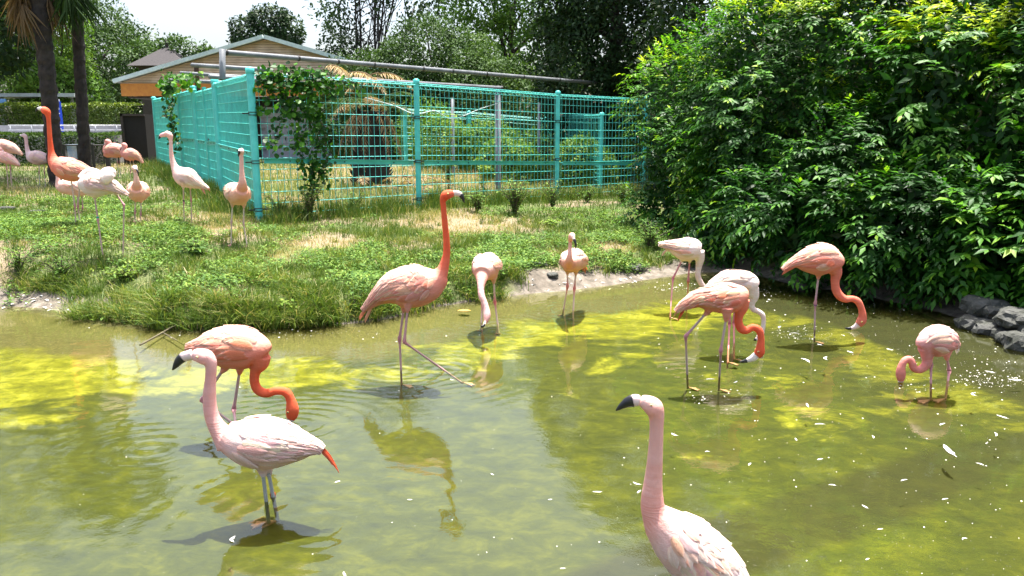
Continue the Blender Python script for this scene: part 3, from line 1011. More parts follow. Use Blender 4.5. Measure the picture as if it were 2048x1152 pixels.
# F
flamingo('small peach flamingo standing in the shallows facing the camera, head up',
         (1045, 858), [(1205, 450, 0.32, 14), (1170, 420, 0.25, 50), (1130, 395, 0.12, 90), (1082, 392, 0.0, 112), (1058, 405, -0.1, 92), (1048, 425, -0.16, 62)],
         [(1052, 430, -0.08, 70), (1048, 390, -0.2, 40), (1053, 330, -0.22, 24), (1057, 260, -0.2, 19), (1058, 205, -0.2, 19), (1068, 165, -0.22, 31), (1078, 150, -0.24, 32), (1088, 175, -0.28, 22)],
         [(1088, 178, -0.28, 22), (1102, 200, -0.30, 17), (1110, 230, -0.31, 14), (1112, 260, -0.31, 9), (1110, 282, -0.31, 3)],
         [[(1032, 480, -0.02), (1032, 640, -0.02), (995, 855, -0.02)], [(1115, 485, 0.03), (1098, 660, 0.03), (1088, 870, 0.03)]],
         (0.86, 0.68, 0.64), (0.85, 0.52, 0.42), (0.84, 0.42, 0.28), (0.84, 0.52, 0.38), WHITE, [(0.85, 0.62, 0.48), (0.85, 0.72, 0.6), (0.84, 0.48, 0.34)],
         yaw=-PI / 2 * 0.75, lat=1.0, voxel=0.008, nf=50, zoom=Z5, black_from=0.15, leg_col=(0.66, 0.46, 0.38), hock_col=(0.62, 0.15, 0.13), tail=[(1170, 420, 1212, 450, 12, SALM), (1180, 440, 1190, 480, 10, SALM)])
Z7 = (230, 240, 4.114)
# M
flamingo('white flamingo with pink tail and black leg band beside the turquoise gate',
         (600, 865), [(772, 572, 6), (730, 548, 18), (700, 535, 34), (650, 510, 58), (600, 482, 80), (550, 455, 76), (510, 425, 52)],
         [(530, 440, 62), (497, 395, 34), (478, 350, 23), (464, 290, 18), (460, 220, 15), (458, 165, 15), (450, 130, 25), (432, 115, 26), (412, 120, 20)],
         [(415, 120, 20), (395, 122, 17), (378, 130, 14), (367, 142, 9), (360, 158, 3)],
         [[(562, 540, 0.0), (566, 680, 0.0), (570, 865, 0.0)], [(618, 545, 0.08), (626, 660, 0.08), (632, 860, 0.08)]],
         (0.84, 0.60, 0.57), (0.84, 0.60, 0.56), (0.84, 0.64, 0.60), (0.84, 0.70, 0.68), WHITE, [(0.84, 0.70, 0.68), WHITE],
         voxel=0.009, nf=36, zoom=Z7, black_from=0.62, beak_col=(0.82, 0.40, 0.40), inwater=False, bands=((0, 0.9, 'black'),), leg_col=(0.58, 0.40, 0.34),
         tail=[(690, 500, 778, 565, 9, (0.82, 0.32, 0.25)), (700, 540, 738, 592, 9, (0.83, 0.42, 0.33))])
# L
flamingo('peach flamingo facing the camera on the grass right beside the turquoise corner post',
         (1020, 1040), [(905, 575, 0.26, 10), (940, 575, 0.2, 40), (975, 590, 0.12, 72), (1012, 610, 0.0, 92), (1035, 600, -0.1, 76), (1045, 575, -0.16, 50)],
         [(1040, 590, -0.08, 60), (1048, 530, -0.18, 36), (1046, 470, -0.2, 24), (1042, 400, -0.2, 19), (1040, 330, -0.2, 17), (1039, 285, -0.2, 18), (1038, 255, -0.21, 27), (1036, 240, -0.22, 25)],
         [(1026, 255, -0.24, 16), (1020, 270, -0.25, 14), (1018, 285, -0.26, 10), (1018, 302, -0.26, 4)],
         [[(968, 690, 0.0), (958, 840, 0.0), (957, 1040, 0.0)], [(1060, 695, 0.03), (1058, 850, 0.03), (1088, 1050, 0.0)]],
         (0.86, 0.76, 0.72), (0.85, 0.58, 0.52), (0.84, 0.44, 0.32), (0.84, 0.56, 0.42), (0.86, 0.68, 0.60), [(0.84, 0.58, 0.46), (0.85, 0.68, 0.58)],
         yaw=-PI / 2 * 1.1, lat=1.0, voxel=0.008, nf=40, zoom=Z7, black_from=0.1, inwater=False, leg_col=(0.66, 0.52, 0.44), hock_col=(0.6, 0.36, 0.32))
# N
flamingo('small peach flamingo in the grass between the white preening bird and the gate',
         (192, 840), [(250, 560, 0.28, 10), (235, 570, 0.2, 40), (210, 580, 0.1, 70), (190, 590, 0.0, 84), (182, 585, -0.08, 72), (178, 560, -0.14, 48)],
         [(180, 575, -0.08, 56), (178, 520, -0.16, 30), (176, 470, -0.18, 18), (170, 430, -0.18, 16), (163, 400, -0.18, 24), (166, 385, -0.2, 24)],
         [(176, 405, -0.22, 14), (186, 422, -0.24, 12), (190, 442, -0.24, 9), (190, 462, -0.24, 3)],
         [[(168, 650, 0.0), (165, 760, 0.0), (165, 830, 0.0)], [(215, 655, 0.03), (212, 780, 0.03), (217, 860, 0.0)]],
         (0.86, 0.74, 0.70), (0.85, 0.62, 0.55), (0.84, 0.46, 0.34), (0.84, 0.58, 0.46), (0.86, 0.70, 0.62), [(0.84, 0.58, 0.46), (0.85, 0.68, 0.58)],
         yaw=-PI / 2 * 0.95, lat=1.0, voxel=0.009, nf=30, zoom=Z7, black_from=0.1, inwater=False, leg_col=(0.66, 0.52, 0.44))
# O
flamingo('dusty pink flamingo standing near the dark hut doorway with its head tucked on its chest',
         (128, 500), [(228, 358, 6), (205, 325, 18), (175, 300, 34), (135, 285, 48), (98, 285, 46), (72, 285, 30)],
         [(80, 290, 34), (64, 265, 20), (72, 235, 16), (84, 215, 18), (74, 205, 20), (64, 215, 15)],
         [(66, 218, 13), (55, 232, 11), (48, 246, 7), (50, 258, 3)],
         [[(125, 325, 0.0), (127, 420, 0.0), (128, 500, 0.0)], [(150, 325, 0.05), (150, 400, .05), (148, 470, .05)]],
         (0.84, 0.52, 0.50), (0.83, 0.46, 0.43), (0.83, 0.36, 0.31), (0.82, 0.40, 0.34), (0.74, 0.48, 0.38), [(0.70, 0.45, 0.36), (0.80, 0.5, 0.44)],
         voxel=0.011, nf=24, zoom=Z7, black_from=0.3, inwater=False, D=17.5, leg_col=(0.55, 0.42, 0.3))
# P
flamingo('dusty pink flamingo second of the tucked pair by the dark hut, partly behind its neighbour',
         (805, 525), [(862, 450, 8), (835, 430, 26), (800, 412, 44), (760, 412, 48), (728, 425, 34), (716, 420, 24)],
         [(722, 420, 26), (716, 392, 17), (728, 370, 14), (738, 356, 17), (728, 350, 18), (716, 360, 12)],
         [(718, 362, 11), (710, 374, 9), (710, 386, 4)],
         [[(795, 450, 0.0), (796, 490, 0.0), (797, 530, 0.0)], [(810, 450, 0.06), (812, 490, 0.06), (814, 525, 0.06)]],
         (0.84, 0.50, 0.48), (0.83, 0.46, 0.43), (0.83, 0.36, 0.33), (0.82, 0.40, 0.36), (0.82, 0.52, 0.46), [(0.8, 0.44, 0.4), (0.82, 0.54, 0.48)],
         voxel=0.012, nf=20, zoom=(0, 180, 3.389), black_from=0.3, inwater=False, D=19.5, leg_col=(0.62, 0.55, 0.5))
Z2 = (0, 180, 3.389)
# Q
flamingo('tall orange-necked flamingo towering over the group on the grass by the palm trunks at left',
         (512, 905), [(640, 585, 10), (600, 568, 36), (545, 556, 60), (485, 545, 76), (430, 525, 76), (385, 500, 58)],
         [(400, 515, 62), (366, 480, 40), (349, 430, 22), (342, 370, 17), (336, 300, 15), (332, 235, 14), (328, 185, 15), (318, 150, 24), (298, 136, 25), (280, 130, 16)],
         [(284, 130, 15), (268, 126, 12), (255, 130, 9), (247, 138, 6), (242, 150, 2)],
         [[(480, 590, 0.0), (508, 790, 0.0), (512, 905, 0.0)], [(548, 590, 0.06), (528, 790, 0.1), (545, 905, 0.1)]],
         (0.83, 0.26, 0.18), ORNG, (0.82, 0.24, 0.16), (0.82, 0.34, 0.26), (0.84, 0.48, 0.36), [(0.82, 0.38, 0.30), (0.83, 0.48, 0.36)],
         D=9.9, voxel=0.008, nf=60, zoom=Z2, black_from=0.45, inwater=False, beak_col=(0.8, .75, .7), leg_col=(0.60, 0.42, 0.37))
# R
flamingo('fluffy bright white flamingo preening with raised wings and buried head',
         (690, 1100), [(872, 718, 5), (820, 690, 22), (765, 662, 45), (700, 645, 74), (640, 640, 88), (585, 620, 70), (560, 598, 42)],
         [(575, 600, 48), (585, 570, 32), (618, 552, 26), (655, 562, 26), (690, 590, 24)], [],
         [[(640, 715, 0.0), (664, 880, 0.0), (695, 1100, 0.0)], [(780, 690, 0.1), (840, 780, 0.1), (826, 1055, 0.1)]],
         WHITE, WHITE, WHITE, (0.82, 0.77, 0.78), WHITE, [(0.80, 0.76, 0.78), WHITE, (0.82, 0.68, 0.66)],
         D=8.1, voxel=0.008, nf=70, zoom=Z2, inwater=False, leg_col=(0.55, 0.36, 0.33), hock_col=(0.58, 0.26, 0.30), bands=((0, 0.92, 'green'),),
         extra=[[(690, 600, 0.0, 40), (725, 565, 0.0, 42), (755, 560, 0.02, 34), (775, 590, 0.03, 14)], [(700, 610, -.08, 40), (740, 585, -0.08, 38), (770, 575, -0.08, 18)]])
# S
flamingo('pale pink flamingo mostly hidden behind the orange-necked flamingo and the white preening one',
         (540, 880), [(600, 690, 10), (560, 685, 34), (510, 665, 50), (455, 655, 54), (415, 660, 40)],
         [(430, 662, 42), (402, 655, 26), (393, 625, 16), (392, 590, 13), (388, 540, 12), (386, 500, 13), (380, 486, 18), (370, 484, 14)],
         [(372, 484, 11), (362, 490, 8), (357, 500, 3)],
         [[(525, 700, 0.0), (528, 800, 0.0), (540, 880, 0.0)], [(555, 700, 0.06), (560, 800, 0.06), (556, 880, 0.06)]],
         (0.84, 0.62, 0.58), (0.84, 0.60, 0.56), (0.84, 0.58, 0.52), (0.84, 0.60, 0.54), (0.86, 0.70, 0.64), [(0.84, 0.62, 0.56), (0.86, 0.72, 0.66)],
         D=11.5, voxel=0.010, nf=30, zoom=Z2, inwater=False)
# T
flamingo('lavender white flamingo facing left by the low hedge, far back on the grass',
         (285, 630), [(345, 500, 6), (325, 480, 22), (295, 468, 38), (255, 460, 48), (220, 452, 42), (196, 436, 28)],
         [(208, 445, 32), (190, 420, 17), (181, 380, 12), (177, 340, 11), (172, 315, 13), (160, 308, 14), (146, 308, 9)],
         [(148, 308, 8), (136, 306, 5), (127, 308, 3)],
         [[(266, 495, 0.0), (265, 560, 0.0), (268, 635, 0.0)], [(298, 492, 0.06), (300, 560, 0.06), (306, 628, 0.06)]],
         (0.78, 0.66, 0.68), (0.80, 0.62, 0.64), (0.80, 0.66, 0.68), (0.76, 0.64, 0.68), (0.82, 0.74, 0.74), [(0.74, 0.62, 0.66), (0.82, 0.74, 0.74)],
         D=17.0, voxel=0.011, nf=24, zoom=Z2, black_from=0.6, inwater=False, beak_col=(.7, .65, .65), leg_col=(0.7, 0.62, 0.58))
# U, V at the left edge
flamingo('peach and brown flamingo cut by the left edge, the upper of two, tail pointing right',
         (50, 560), [(150, 444, 5), (122, 420, 18), (75, 395, 36), (20, 378, 42), (-30, 372, 36)],
         [(-20, 370, 34), (-60, 350, 18), (-70, 310, 12), (-75, 270, 12), (-85, 258, 15)], [(-85, 258, 10), (-100, 262, 8), (-108, 275, 3)],
         [[(40, 415, 0.0), (42, 500, 0.0), (44, 560, 0.0)], [(65, 415, 0.06), (66, 500, 0.06), (64, 550, 0.06)]],
         (0.84, 0.52, 0.48), (0.84, 0.5, 0.45), (0.84, 0.5, 0.42), (0.84, 0.60, 0.52), (0.86, 0.66, 0.58), [(0.80, 0.56, 0.48), (0.86, 0.7, 0.62)],
         D=17.5, voxel=0.011, nf=24, zoom=Z2, black_from=0.4, inwater=False, tail_col=(0.7, 0.42, 0.3))
flamingo('pink flamingo cut by the left edge, the lower of two, with orange tail pointing right',
         (55, 585), [(133, 518, 5), (105, 496, 18), (60, 470, 34), (10, 452, 38), (-30, 445, 30)],
         [(-20, 450, 30), (-45, 430, 18), (-30, 405, 13), (-8, 398, 14), (6, 404, 13), (18, 412, 8)], [(16, 410, 7), (24, 418, 5), (26, 426, 2)],
         [[(44, 490, 0.0), (46, 530, 0.0), (46, 585, 0.0)], [(70, 490, 0.06), (72, 530, 0.06), (70, 580, 0.06)]],
         (0.84, 0.52, 0.48), (0.84, 0.5, 0.45), (0.84, 0.5, 0.46), (0.84, 0.56, 0.52), (0.86, 0.66, 0.62), [(0.82, 0.52, 0.48), (0.86, 0.68, 0.64)],
         D=16.2, voxel=0.011, nf=24, zoom=Z2, black_from=0.4, inwater=False, tail_col=(0.8, 0.4, 0.25))

# ------------------------------------------------------------------ water
wx = np.concatenate([[-14, -11, -9], np.arange(-7.0, 6.6, 0.026), [7.2]])
wy = np.concatenate([[-6, -3, -1, 0.5], np.arange(1.8, 9.8, 0.026)])
WX, WY = np.meshgrid(wx, wy)
WS = sdist(WX, WY)
Hh = 0.0016 * (fbm(WX, WY * 1.7, None, 3.2, 77, 3) - 0.5) + 0.0007 * (fbm(WX + 0.3 * WY, WY * 2.2, None, 9, 78, 2) - 0.5)
act = sstep(0.42, 0.6, fbm(WX, WY, None, 0.7, 90))       # some areas are ruffled, some glassy
Hh = Hh * (0.22 + 0.9 * act)
for (lx, ly, st) in LEGS_FEET:
    d = np.hypot(WX - lx, (WY - ly))
    Hh += 0.0014 * st * np.exp(-d / 0.22) * np.sin(d * 62) * sstep(0.0, 0.02, d)
for (px, py, am, wl_) in ((585, 600, 0, 1), (300, 900, 0.0011, 0.13), (120, 830, 0.0007, 0.2), (800, 745, 0.0018, 0.10), (585, 850, 0.0020, 0.10), (640, 1050, 0.0020, 0.12), (1440, 775, 0.0022, 0.07), (1715, 660, 0.0016, 0.07), (1803, 770, 0.0014, 0.07), (968, 655, 0.001, 0.07), (1600, 665, .0022, .05), (1980, 760, .0022, .05)):
    c_ = at_z(px, py, 0)
    d = np.hypot(WX - c_[0], (WY - c_[1]) * 1.25)
    Hh += am * np.exp(-(d / 0.55) ** 1.5) * np.sin(d * 2 * PI / wl_ + 2.5 * fbm(WX, WY, None, 1.5, 91))
wV = np.stack([WX, WY, Hh], -1).reshape(-1, 3)
nwx = len(wx)
ii, jj = np.meshgrid(np.arange(nwx - 1), np.arange(len(wy) - 1))
a = (jj * nwx + ii).ravel()
qw = np.stack([a, a + 1, a + 1 + nwx, a + nwx], 1)
qw = qw[WS.ravel()[qw].max(1) > -0.25]
wVs, qw, _ = submesh(wV, qw, {})
t = NT('pond_water')
fr = t.n('ShaderNodeFresnel')
fr.inputs['IOR'].default_value = 1.6
nb_ = t.noise(26, 3, 0.6)
bp = t.bump(nb_, 0.10, 0.004)
t.l(bp, fr.inputs['Normal'])
tr = t.n('ShaderNodeBsdfTransparent')
tr.inputs[0].default_value = (0.92, 0.96, 0.70, 1)
df = t.n('ShaderNodeBsdfDiffuse')
t.l(t.ramp(t.noise(1.4, 4), [(0.3, (0.10, 0.11, 0.01)), (0.7, (0.17, 0.17, 0.02))]), df.inputs[0])
m1 = t.n('ShaderNodeMixShader')
m1.inputs[0].default_value = 0.035
t.l(tr.outputs[0], m1.inputs[1]); t.l(df.outputs[0], m1.inputs[2])
gl = t.n('ShaderNodeBsdfGlossy')
gl.inputs['Roughness'].default_value = 0.03
t.l(bp, gl.inputs['Normal'])
m2 = t.n('ShaderNodeMixShader')
t.l(fr.outputs[0], m2.inputs[0]); t.l(m1.outputs[0], m2.inputs[1]); t.l(gl.outputs[0], m2.inputs[2])
t.l(m2.outputs[0], t.out.inputs[0])
M_WATER = t.m
tag(link('pond_water', mesh_np('pond_water', wVs, qw, True), M_WATER), kind='structure')
# ------------------------------------------------------------------ leaves
T_LEAF = (np.array([[0, 0, 0], [-.20, .40, .05], [.20, .40, .05], [0, .44, 0], [0, 1, -.10]]), np.array([[0, 3, 1], [0, 2, 3], [1, 3, 4], [3, 2, 4]]))
T_SMALL = (np.array([[0, 0, 0], [.26, .45, .04], [0, 1, 0], [-.26, .45, .04]]), np.array([[0, 1, 2, 3]]))
T_ROUND = (np.array([[0, 0, 0], [.40, .35, .06], [.34, .75, .05], [0, 1, -.04], [-.34, .75, .05], [-.40, .35, .06], [0, .5, -.02]]),
           np.array([[0, 1, 6], [1, 2, 6], [2, 3, 6], [3, 4, 6], [4, 5, 6], [5, 0, 6]]))


def basis(Dr, N):
    Y = unit(Dr)
    Z = N - Y * (N * Y).sum(1, keepdims=True)
    Z = unit(Z)
    X = np.cross(Y, Z)
    return X, Y, Z


def leaf_mesh(name, P, Dr, N, size, tint, tmpl=T_LEAF, wid=None):
    X, Y, Z = basis(Dr, N)
    tv, tf = tmpl
    w = size if wid is None else wid
    V = P[:, None, :] + X[:, None, :] * (tv[None, :, 0:1] * w[:, None, None]) + Y[:, None, :] * (tv[None, :, 1:2] * size[:, None, None]) + Z[:, None, :] * (tv[None, :, 2:3] * size[:, None, None])
    k = len(tv)
    Fc = (tf[None] + (np.arange(len(P)) * k)[:, None, None]).reshape(-1, tf.shape[1])
    return mesh_np(name, V.reshape(-1, 3), Fc, False, {'tint': np.repeat(tint, k)})


def rdir(n, rs):
    return unit(rs.normal(size=(n, 3)))


def blob_points(blobs, n, rs, lump=0.45, lscale=2.6, rmin=0.72, seed=0, bias=None):
    """points in the outer shell of lumpy ellipsoids, with outward normals"""
    B = np.array(blobs, float)
    area = (B[:, 3] * B[:, 4] + B[:, 3] * B[:, 5] + B[:, 4] * B[:, 5])
    w = area / area.sum()
    j = rs.choice(len(B), n, p=w)
    d = rdir(n, rs)
    c, r = B[j, :3], B[j, 3:6]
    lm = 1 - lump / 2 + lump * fbm(d[:, 0] + j * 3.1, d[:, 1], d[:, 2], lscale, seed, 2)
    k = rmin + (1.03 - rmin) * rs.random(n) ** 0.6
    P = c + d * r * (lm * k)[:, None]
    nrm = unit(d / r)
    # drop points deep inside another blob
    keep = np.ones(n, bool)
    for b in range(len(B)):
        q = (P - B[b, :3]) / B[b, 3:6]
        keep &= ~(((q ** 2).sum(1) < 0.36) & (j != b))
    return P[keep], nrm[keep]


M_GREENS = {
    'dark': leafmat('leaf_dark_green', [(0.0, (0.008, 0.020, 0.007)), (0.5, (0.020, 0.050, 0.012)), (1.0, (0.07, 0.13, 0.03))], 0.6, 0.22, .2),
    'mid': leafmat('leaf_mid_green', [(0.0, (0.016, 0.038, 0.009)), (0.5, (0.042, 0.092, 0.018)), (1.0, (0.12, 0.20, 0.045))], 0.62, 0.28, .2),
    'bright': leafmat('leaf_bright_green', [(0.0, (0.04, 0.10, 0.012)), (0.5, (0.09, 0.19, 0.022)), (1.0, (0.22, 0.32, 0.04))], 0.62, 0.38, .25),
    'bush': leafmat('leaf_bush', [(0.0, (0.007, 0.028, 0.006)), (0.38, (0.024, 0.110, 0.010)), (0.68, (0.10, 0.29, 0.014)), (1.0, (0.42, 0.55, 0.03))], 0.5, 0.45, 0.3),
    'hedge': leafmat('leaf_hedge', [(0.0, (0.04, 0.08, 0.012)), (0.6, (0.12, 0.19, 0.02)), (1.0, (0.30, 0.36, 0.04))], 0.5, 0.3),
    'grass': leafmat('grass_blades', [(0.0, (0.045, 0.10, 0.014)), (0.35, (0.080, 0.150, 0.020)), (0.6, (0.20, 0.255, 0.045)), (0.8, (0.44, 0.38, 0.15)), (1.0, (0.60, 0.47, 0.26))], 0.5, 0.35, 0.3),
    'dead': leafmat('frond_dead', [(0.0, (0.12, 0.075, 0.035)), (0.5, (0.32, 0.22, 0.11)), (1.0, (0.55, 0.42, 0.24))], 0.7, 0.25, 0.3),
}
M_BARK = simple('bark', (0.036, 0.028, 0.023), 0.95, bump=0.9, bscale=30, col2=(0.010, 0.008, 0.007))
M_TWIG = simple('twig', (0.10, 0.085, 0.045), 0.8, bump=0.4, bscale=60)


def trunk_obj(base, top, r0, r1, limbs, parent, rs, name='trunk', mat=None):
    mb = MB()
    base, top = np.array(base, float), np.array(top, float)
    m = 9
    tt = np.linspace(0, 1, m)[:, None]
    P = base * (1 - tt) + top * tt + rs.normal(size=(m, 3)) * [r0 * .5, r0 * .5, 0] * np.sin(tt * PI)
    R_ = r0 * (1 - tt[:, 0]) + r1 * tt[:, 0]
    R_[0] *= 1.25
    Vs, Fs = sweep(P, R_, R_, None, 9)
    mb.add(Vs, Fs)
    for L in limbs:
        f = rs.uniform(0.35, 0.95)
        A = base * (1 - f) + top * f
        L = np.array(L, float)
        mid = (A + L) / 2 + np.array([0, 0, 0.12 * np.linalg.norm(L - A)]) + rs.normal(size=3) * .06 * np.linalg.norm(L - A)
        q = catmull(np.array([A, mid, L]), 5)
        ra = np.linspace(max(r0 * (1 - f) * .6, r1 * .8), r1 * .25, len(q))
        Vs, Fs = sweep(q, ra, ra, None, 6)
        mb.add(Vs, Fs)
    return mb.build(name, mat or M_BARK, parent, True)


def tree(label, x, y, blobs, n, size, mat, r0, seed, name='tree', cat='tree', group=None, thr=0.40, hscale=0.9, tmpl=T_SMALL, droop=0.2, lump=0.5, stems=1, tshift=0.0, flat=0.5, rmin=0.7, trunk=True):
    rs = np.random.default_rng(seed)
    z0 = float(height(x, y))
    base = np.array([x, y, z0 - 0.05])
    rt = root(name, label, cat, base, group=group)
    P, N = blob_points(blobs, n, rs, lump, seed=seed, rmin=rmin)
    keep = fbm(P[:, 0], P[:, 1], P[:, 2], hscale, seed + 5, 3) > thr
    P, N = P[keep], N[keep]
    Dr = unit(N * 0.5 + rdir(len(P), rs) * 0.9 + np.array([0, 0, -droop]))
    Nn = unit(N * 0.6 + np.array([0, 0, flat]) + rdir(len(P), rs) * 0.5)
    sz = size * rs.uniform(0.7, 1.3, len(P))
    tint = np.clip(0.12 + 0.30 * rs.random(len(P)) + 0.75 * (fbm(P[:, 0], P[:, 1], P[:, 2], 0.8, seed + 9) - 0.25) + tshift, 0, 1)
    link('crown', leaf_mesh('crown', P - base, Dr, Nn, sz, tint, tmpl), mat, rt)
    if trunk:
        B = np.array(blobs)
        for s in range(stems):
            hx = B[:, :3].mean(0)
            tp = hx + (rs.normal(size=3) * [1.0, .6, .5] * (B[:, 3].mean() * .5) if stems > 1 else 0)
            tp = np.array([tp[0], tp[1], max(tp[2], z0 + 1)])
            limbs = [B[rs.integers(len(B)), :3] + rdir(1, rs)[0] * B[0, 3:6] * .75 - base for _ in range(7)]
            trunk_obj((rs.normal() * .25 * (stems > 1), rs.normal() * .2 * (stems > 1), 0), tp - base, r0, r0 * .35, limbs, rt, rs)
    return rt


# ---- far woodland and trees (from back to front)
tree('pale distant tree above the right slope of the wooden gable roof', -14.5, 62, [(-14.5, 62, 6.6, 2.6, 2, 1.5), (-12.6, 61, 6.2, 2.0, 2, 1.2)], 5000, .22, M_GREENS['mid'], .2, 11, thr=.3, tshift=.25)
tree('dark drooping tree standing behind the ridge of the wooden gable', -12.9, 42, [(-13.6, 42, 7.0, 1.0, 1, .9), (-12.6, 42, 7.5, 1.1, 1, .85), (-11.7, 42, 7.1, .9, 1, .9), (-12.7, 42, 6.2, 1.8, 1.2, 1.2)], 9000, .20, M_GREENS['dark'], .16, 12, thr=.36, hscale=1.6, droop=.6)
tree('low round tree behind the left slope of the wooden gable', -18.0, 45, [(-18.3, 45, 5.9, 1.6, 1.4, 1.3), (-17.0, 45, 5.5, 1.1, 1.2, 1.0)], 6000, .2, M_GREENS['mid'], .16, 13, thr=.32)
tree('broad green tree climbing the hill behind the second palm trunk', -25, 50, [(-26.5, 50, 6.5, 3.2, 3, 3.9), (-24.0, 49, 4.8, 3.0, 2.6, 3.8), (-29, 50, 8.0, 3.4, 3, 4.2)], 36000, .22, M_GREENS['mid'], .35, 14, thr=.36, hscale=.7, lump=.7)
tree('rounded green tree on the hill beside the small hipped roof', -20.8, 47, [(-21.8, 47, 4.5, 2.3, 2, 2.6), (-20.2, 46, 3.2, 2.1, 1.8, 2.4)], 16000, .2, M_GREENS['mid'], .25, 15, thr=.36, tshift=-.05, lump=.7)
tree('light green shrubby tree between the two palm trunks and the building', -19.5, 34.6, [(-19.0, 34.6, 2.9, 1.5, 1.2, 1.7), (-20.6, 35, 2.7, 1.5, 1, 1.6), (-18.2, 34.6, 2.4, .8, .7, 1.0)], 13000, .13, M_GREENS['mid'], .1, 16, thr=.33, tshift=.15, lump=.7)
tree('tall bright green tree filling the gap between the palm trunks', -20.0, 34, [(-20.1, 34, 5.85, 2.1, 1.7, 2.7), (-19.5, 34.3, 3.6, 1.7, 1.4, 2.0), (-21.2, 34, 8.7, 2.4, 2, 2.8)], 26000, .17, M_GREENS['bright'], .14, 17, thr=.33, tshift=.05, lump=.8)
tree('dark large-leaved tree filling the left edge behind the palms', -12.9, 19, [(-13.4, 19, 4.5, 1.9, 1.4, 1.9), (-13.4, 19.2, 6.6, 2.6, 2.0, 2.5), (-12.0, 19, 4.5, .9, .9, 1.5), (-15.5, 19, 5.2, 2, 1.6, 2.8)], 20000, .20, M_GREENS['dark'], .22, 18, thr=.36, tmpl=T_LEAF, lump=.7, hscale=1.3)
tree('airy tall tree with many thin stems against the white sky', -6.0, 33, [(-7.0, 33, 7.2, 1.5, 1.3, 1.5), (-5.4, 33, 8.4, 1.9, 1.4, 1.6), (-3.9, 33, 7.4, 1.6, 1.4, 1.5), (-7.0, 33, 5.4, 1.1, 1, .8), (-5.5, 33.3, 10, 1.8, 1.4, 1.2)], 11000, .17, M_GREENS['dark'], .075, 19, thr=.47, hscale=1.5, stems=7, lump=.9, rmin=.3)
tree('round light green crown high behind the middle bushes', 0.0, 36, [(-1.2, 36, 7.6, 2.0, 1.6, 1.3), (1.0, 36, 7.3, 2.2, 1.6, 1.4), (-.2, 36, 9.4, 2.2, 1.6, 1.2), (.4, 36, 5.4, 2.6, 1.6, 1.8)], 22000, .17, M_GREENS['bright'], .25, 20, thr=.38, tshift=-.12, lump=.8)
tree('leftmost low round tree of the glossy row behind the fenced pen', -4.9, 28, [(-5.2, 28, 3.0, 1.5, 1.3, 1.5), (-4.2, 28.4, 3.2, 1.5, 1.3, 1.75), (-5.9, 28, 2.1, 1.3, 1.1, 1.3), (-4.7, 27.6, 1.6, 2.0, 1.2, 1.1)], 26000, .115, M_GREENS['mid'], .16, 21, thr=.27, hscale=1.6, tmpl=T_SMALL, lump=.8, tshift=-.03)
tree('tallest domed tree of the glossy row behind the fenced pen', -2.9, 29, [(-3.1, 29, 4.2, 1.6, 1.4, 1.75), (-1.9, 29, 4.0, 1.5, 1.3, 1.5), (-2.6, 28.6, 2.4, 2.2, 1.4, 1.8)], 28000, .115, M_GREENS['mid'], .2, 22, thr=.27, hscale=1.6, lump=.8)
tree('yellowish green round tree at the right end of the glossy row', -0.4, 27.5, [(-.9, 27.5, 3.0, 1.4, 1.3, 1.6), (.3, 27.3, 2.5, 1.2, 1.2, 1.6), (-.3, 27.4, 1.5, 1.9, 1.2, 1.0)], 22000, .115, M_GREENS['mid'], .16, 23, thr=.27, hscale=1.6, tshift=.14, lump=.8)
tree('dark evergreen rising out of the picture behind the right end of the fence', 2.6, 23, [(2.2, 23, 3.0, 1.6, 1.5, 2.2), (3.4, 22.5, 4.6, 1.9, 1.6, 2.3), (2.2, 23, 6.4, 1.7, 1.6, 2.1), (3.6, 23, 8.6, 1.8, 1.6, 2.0), (3.6, 22.3, 2.0, 1.8, 1.2, 1.6)], 60000, .14, M_GREENS['dark'], .28, 24, thr=.31, hscale=1.2, lump=.9)
tree('very tall dark evergreen towering behind the big bush', 6.6, 18.5, [(5.2, 18.5, 4.0, 2.0, 1.8, 2.9), (7.2, 18, 5.4, 2.3, 1.8, 3.2), (5.6, 18.6, 7.6, 2.2, 1.8, 2.6), (7.8, 18.2, 9.6, 2.6, 2.0, 2.8), (6.6, 18, 2.0, 3.0, 1.4, 2.0)], 60000, .155, M_GREENS['dark'], .35, 25, thr=.30, hscale=1.0, lump=.9)
tree('second very tall evergreen at the right, crown far above the picture', 11.2, 16.5, [(10.4, 16.5, 5.0, 2.8, 2.0, 4.0), (12.4, 16, 8, 3.2, 2.2, 4.0), (9.8, 17, 10.2, 2.2, 2.0, 3.0)], 26000, .17, M_GREENS['dark'], .35, 26, thr=.36, hscale=1.0, lump=.9)
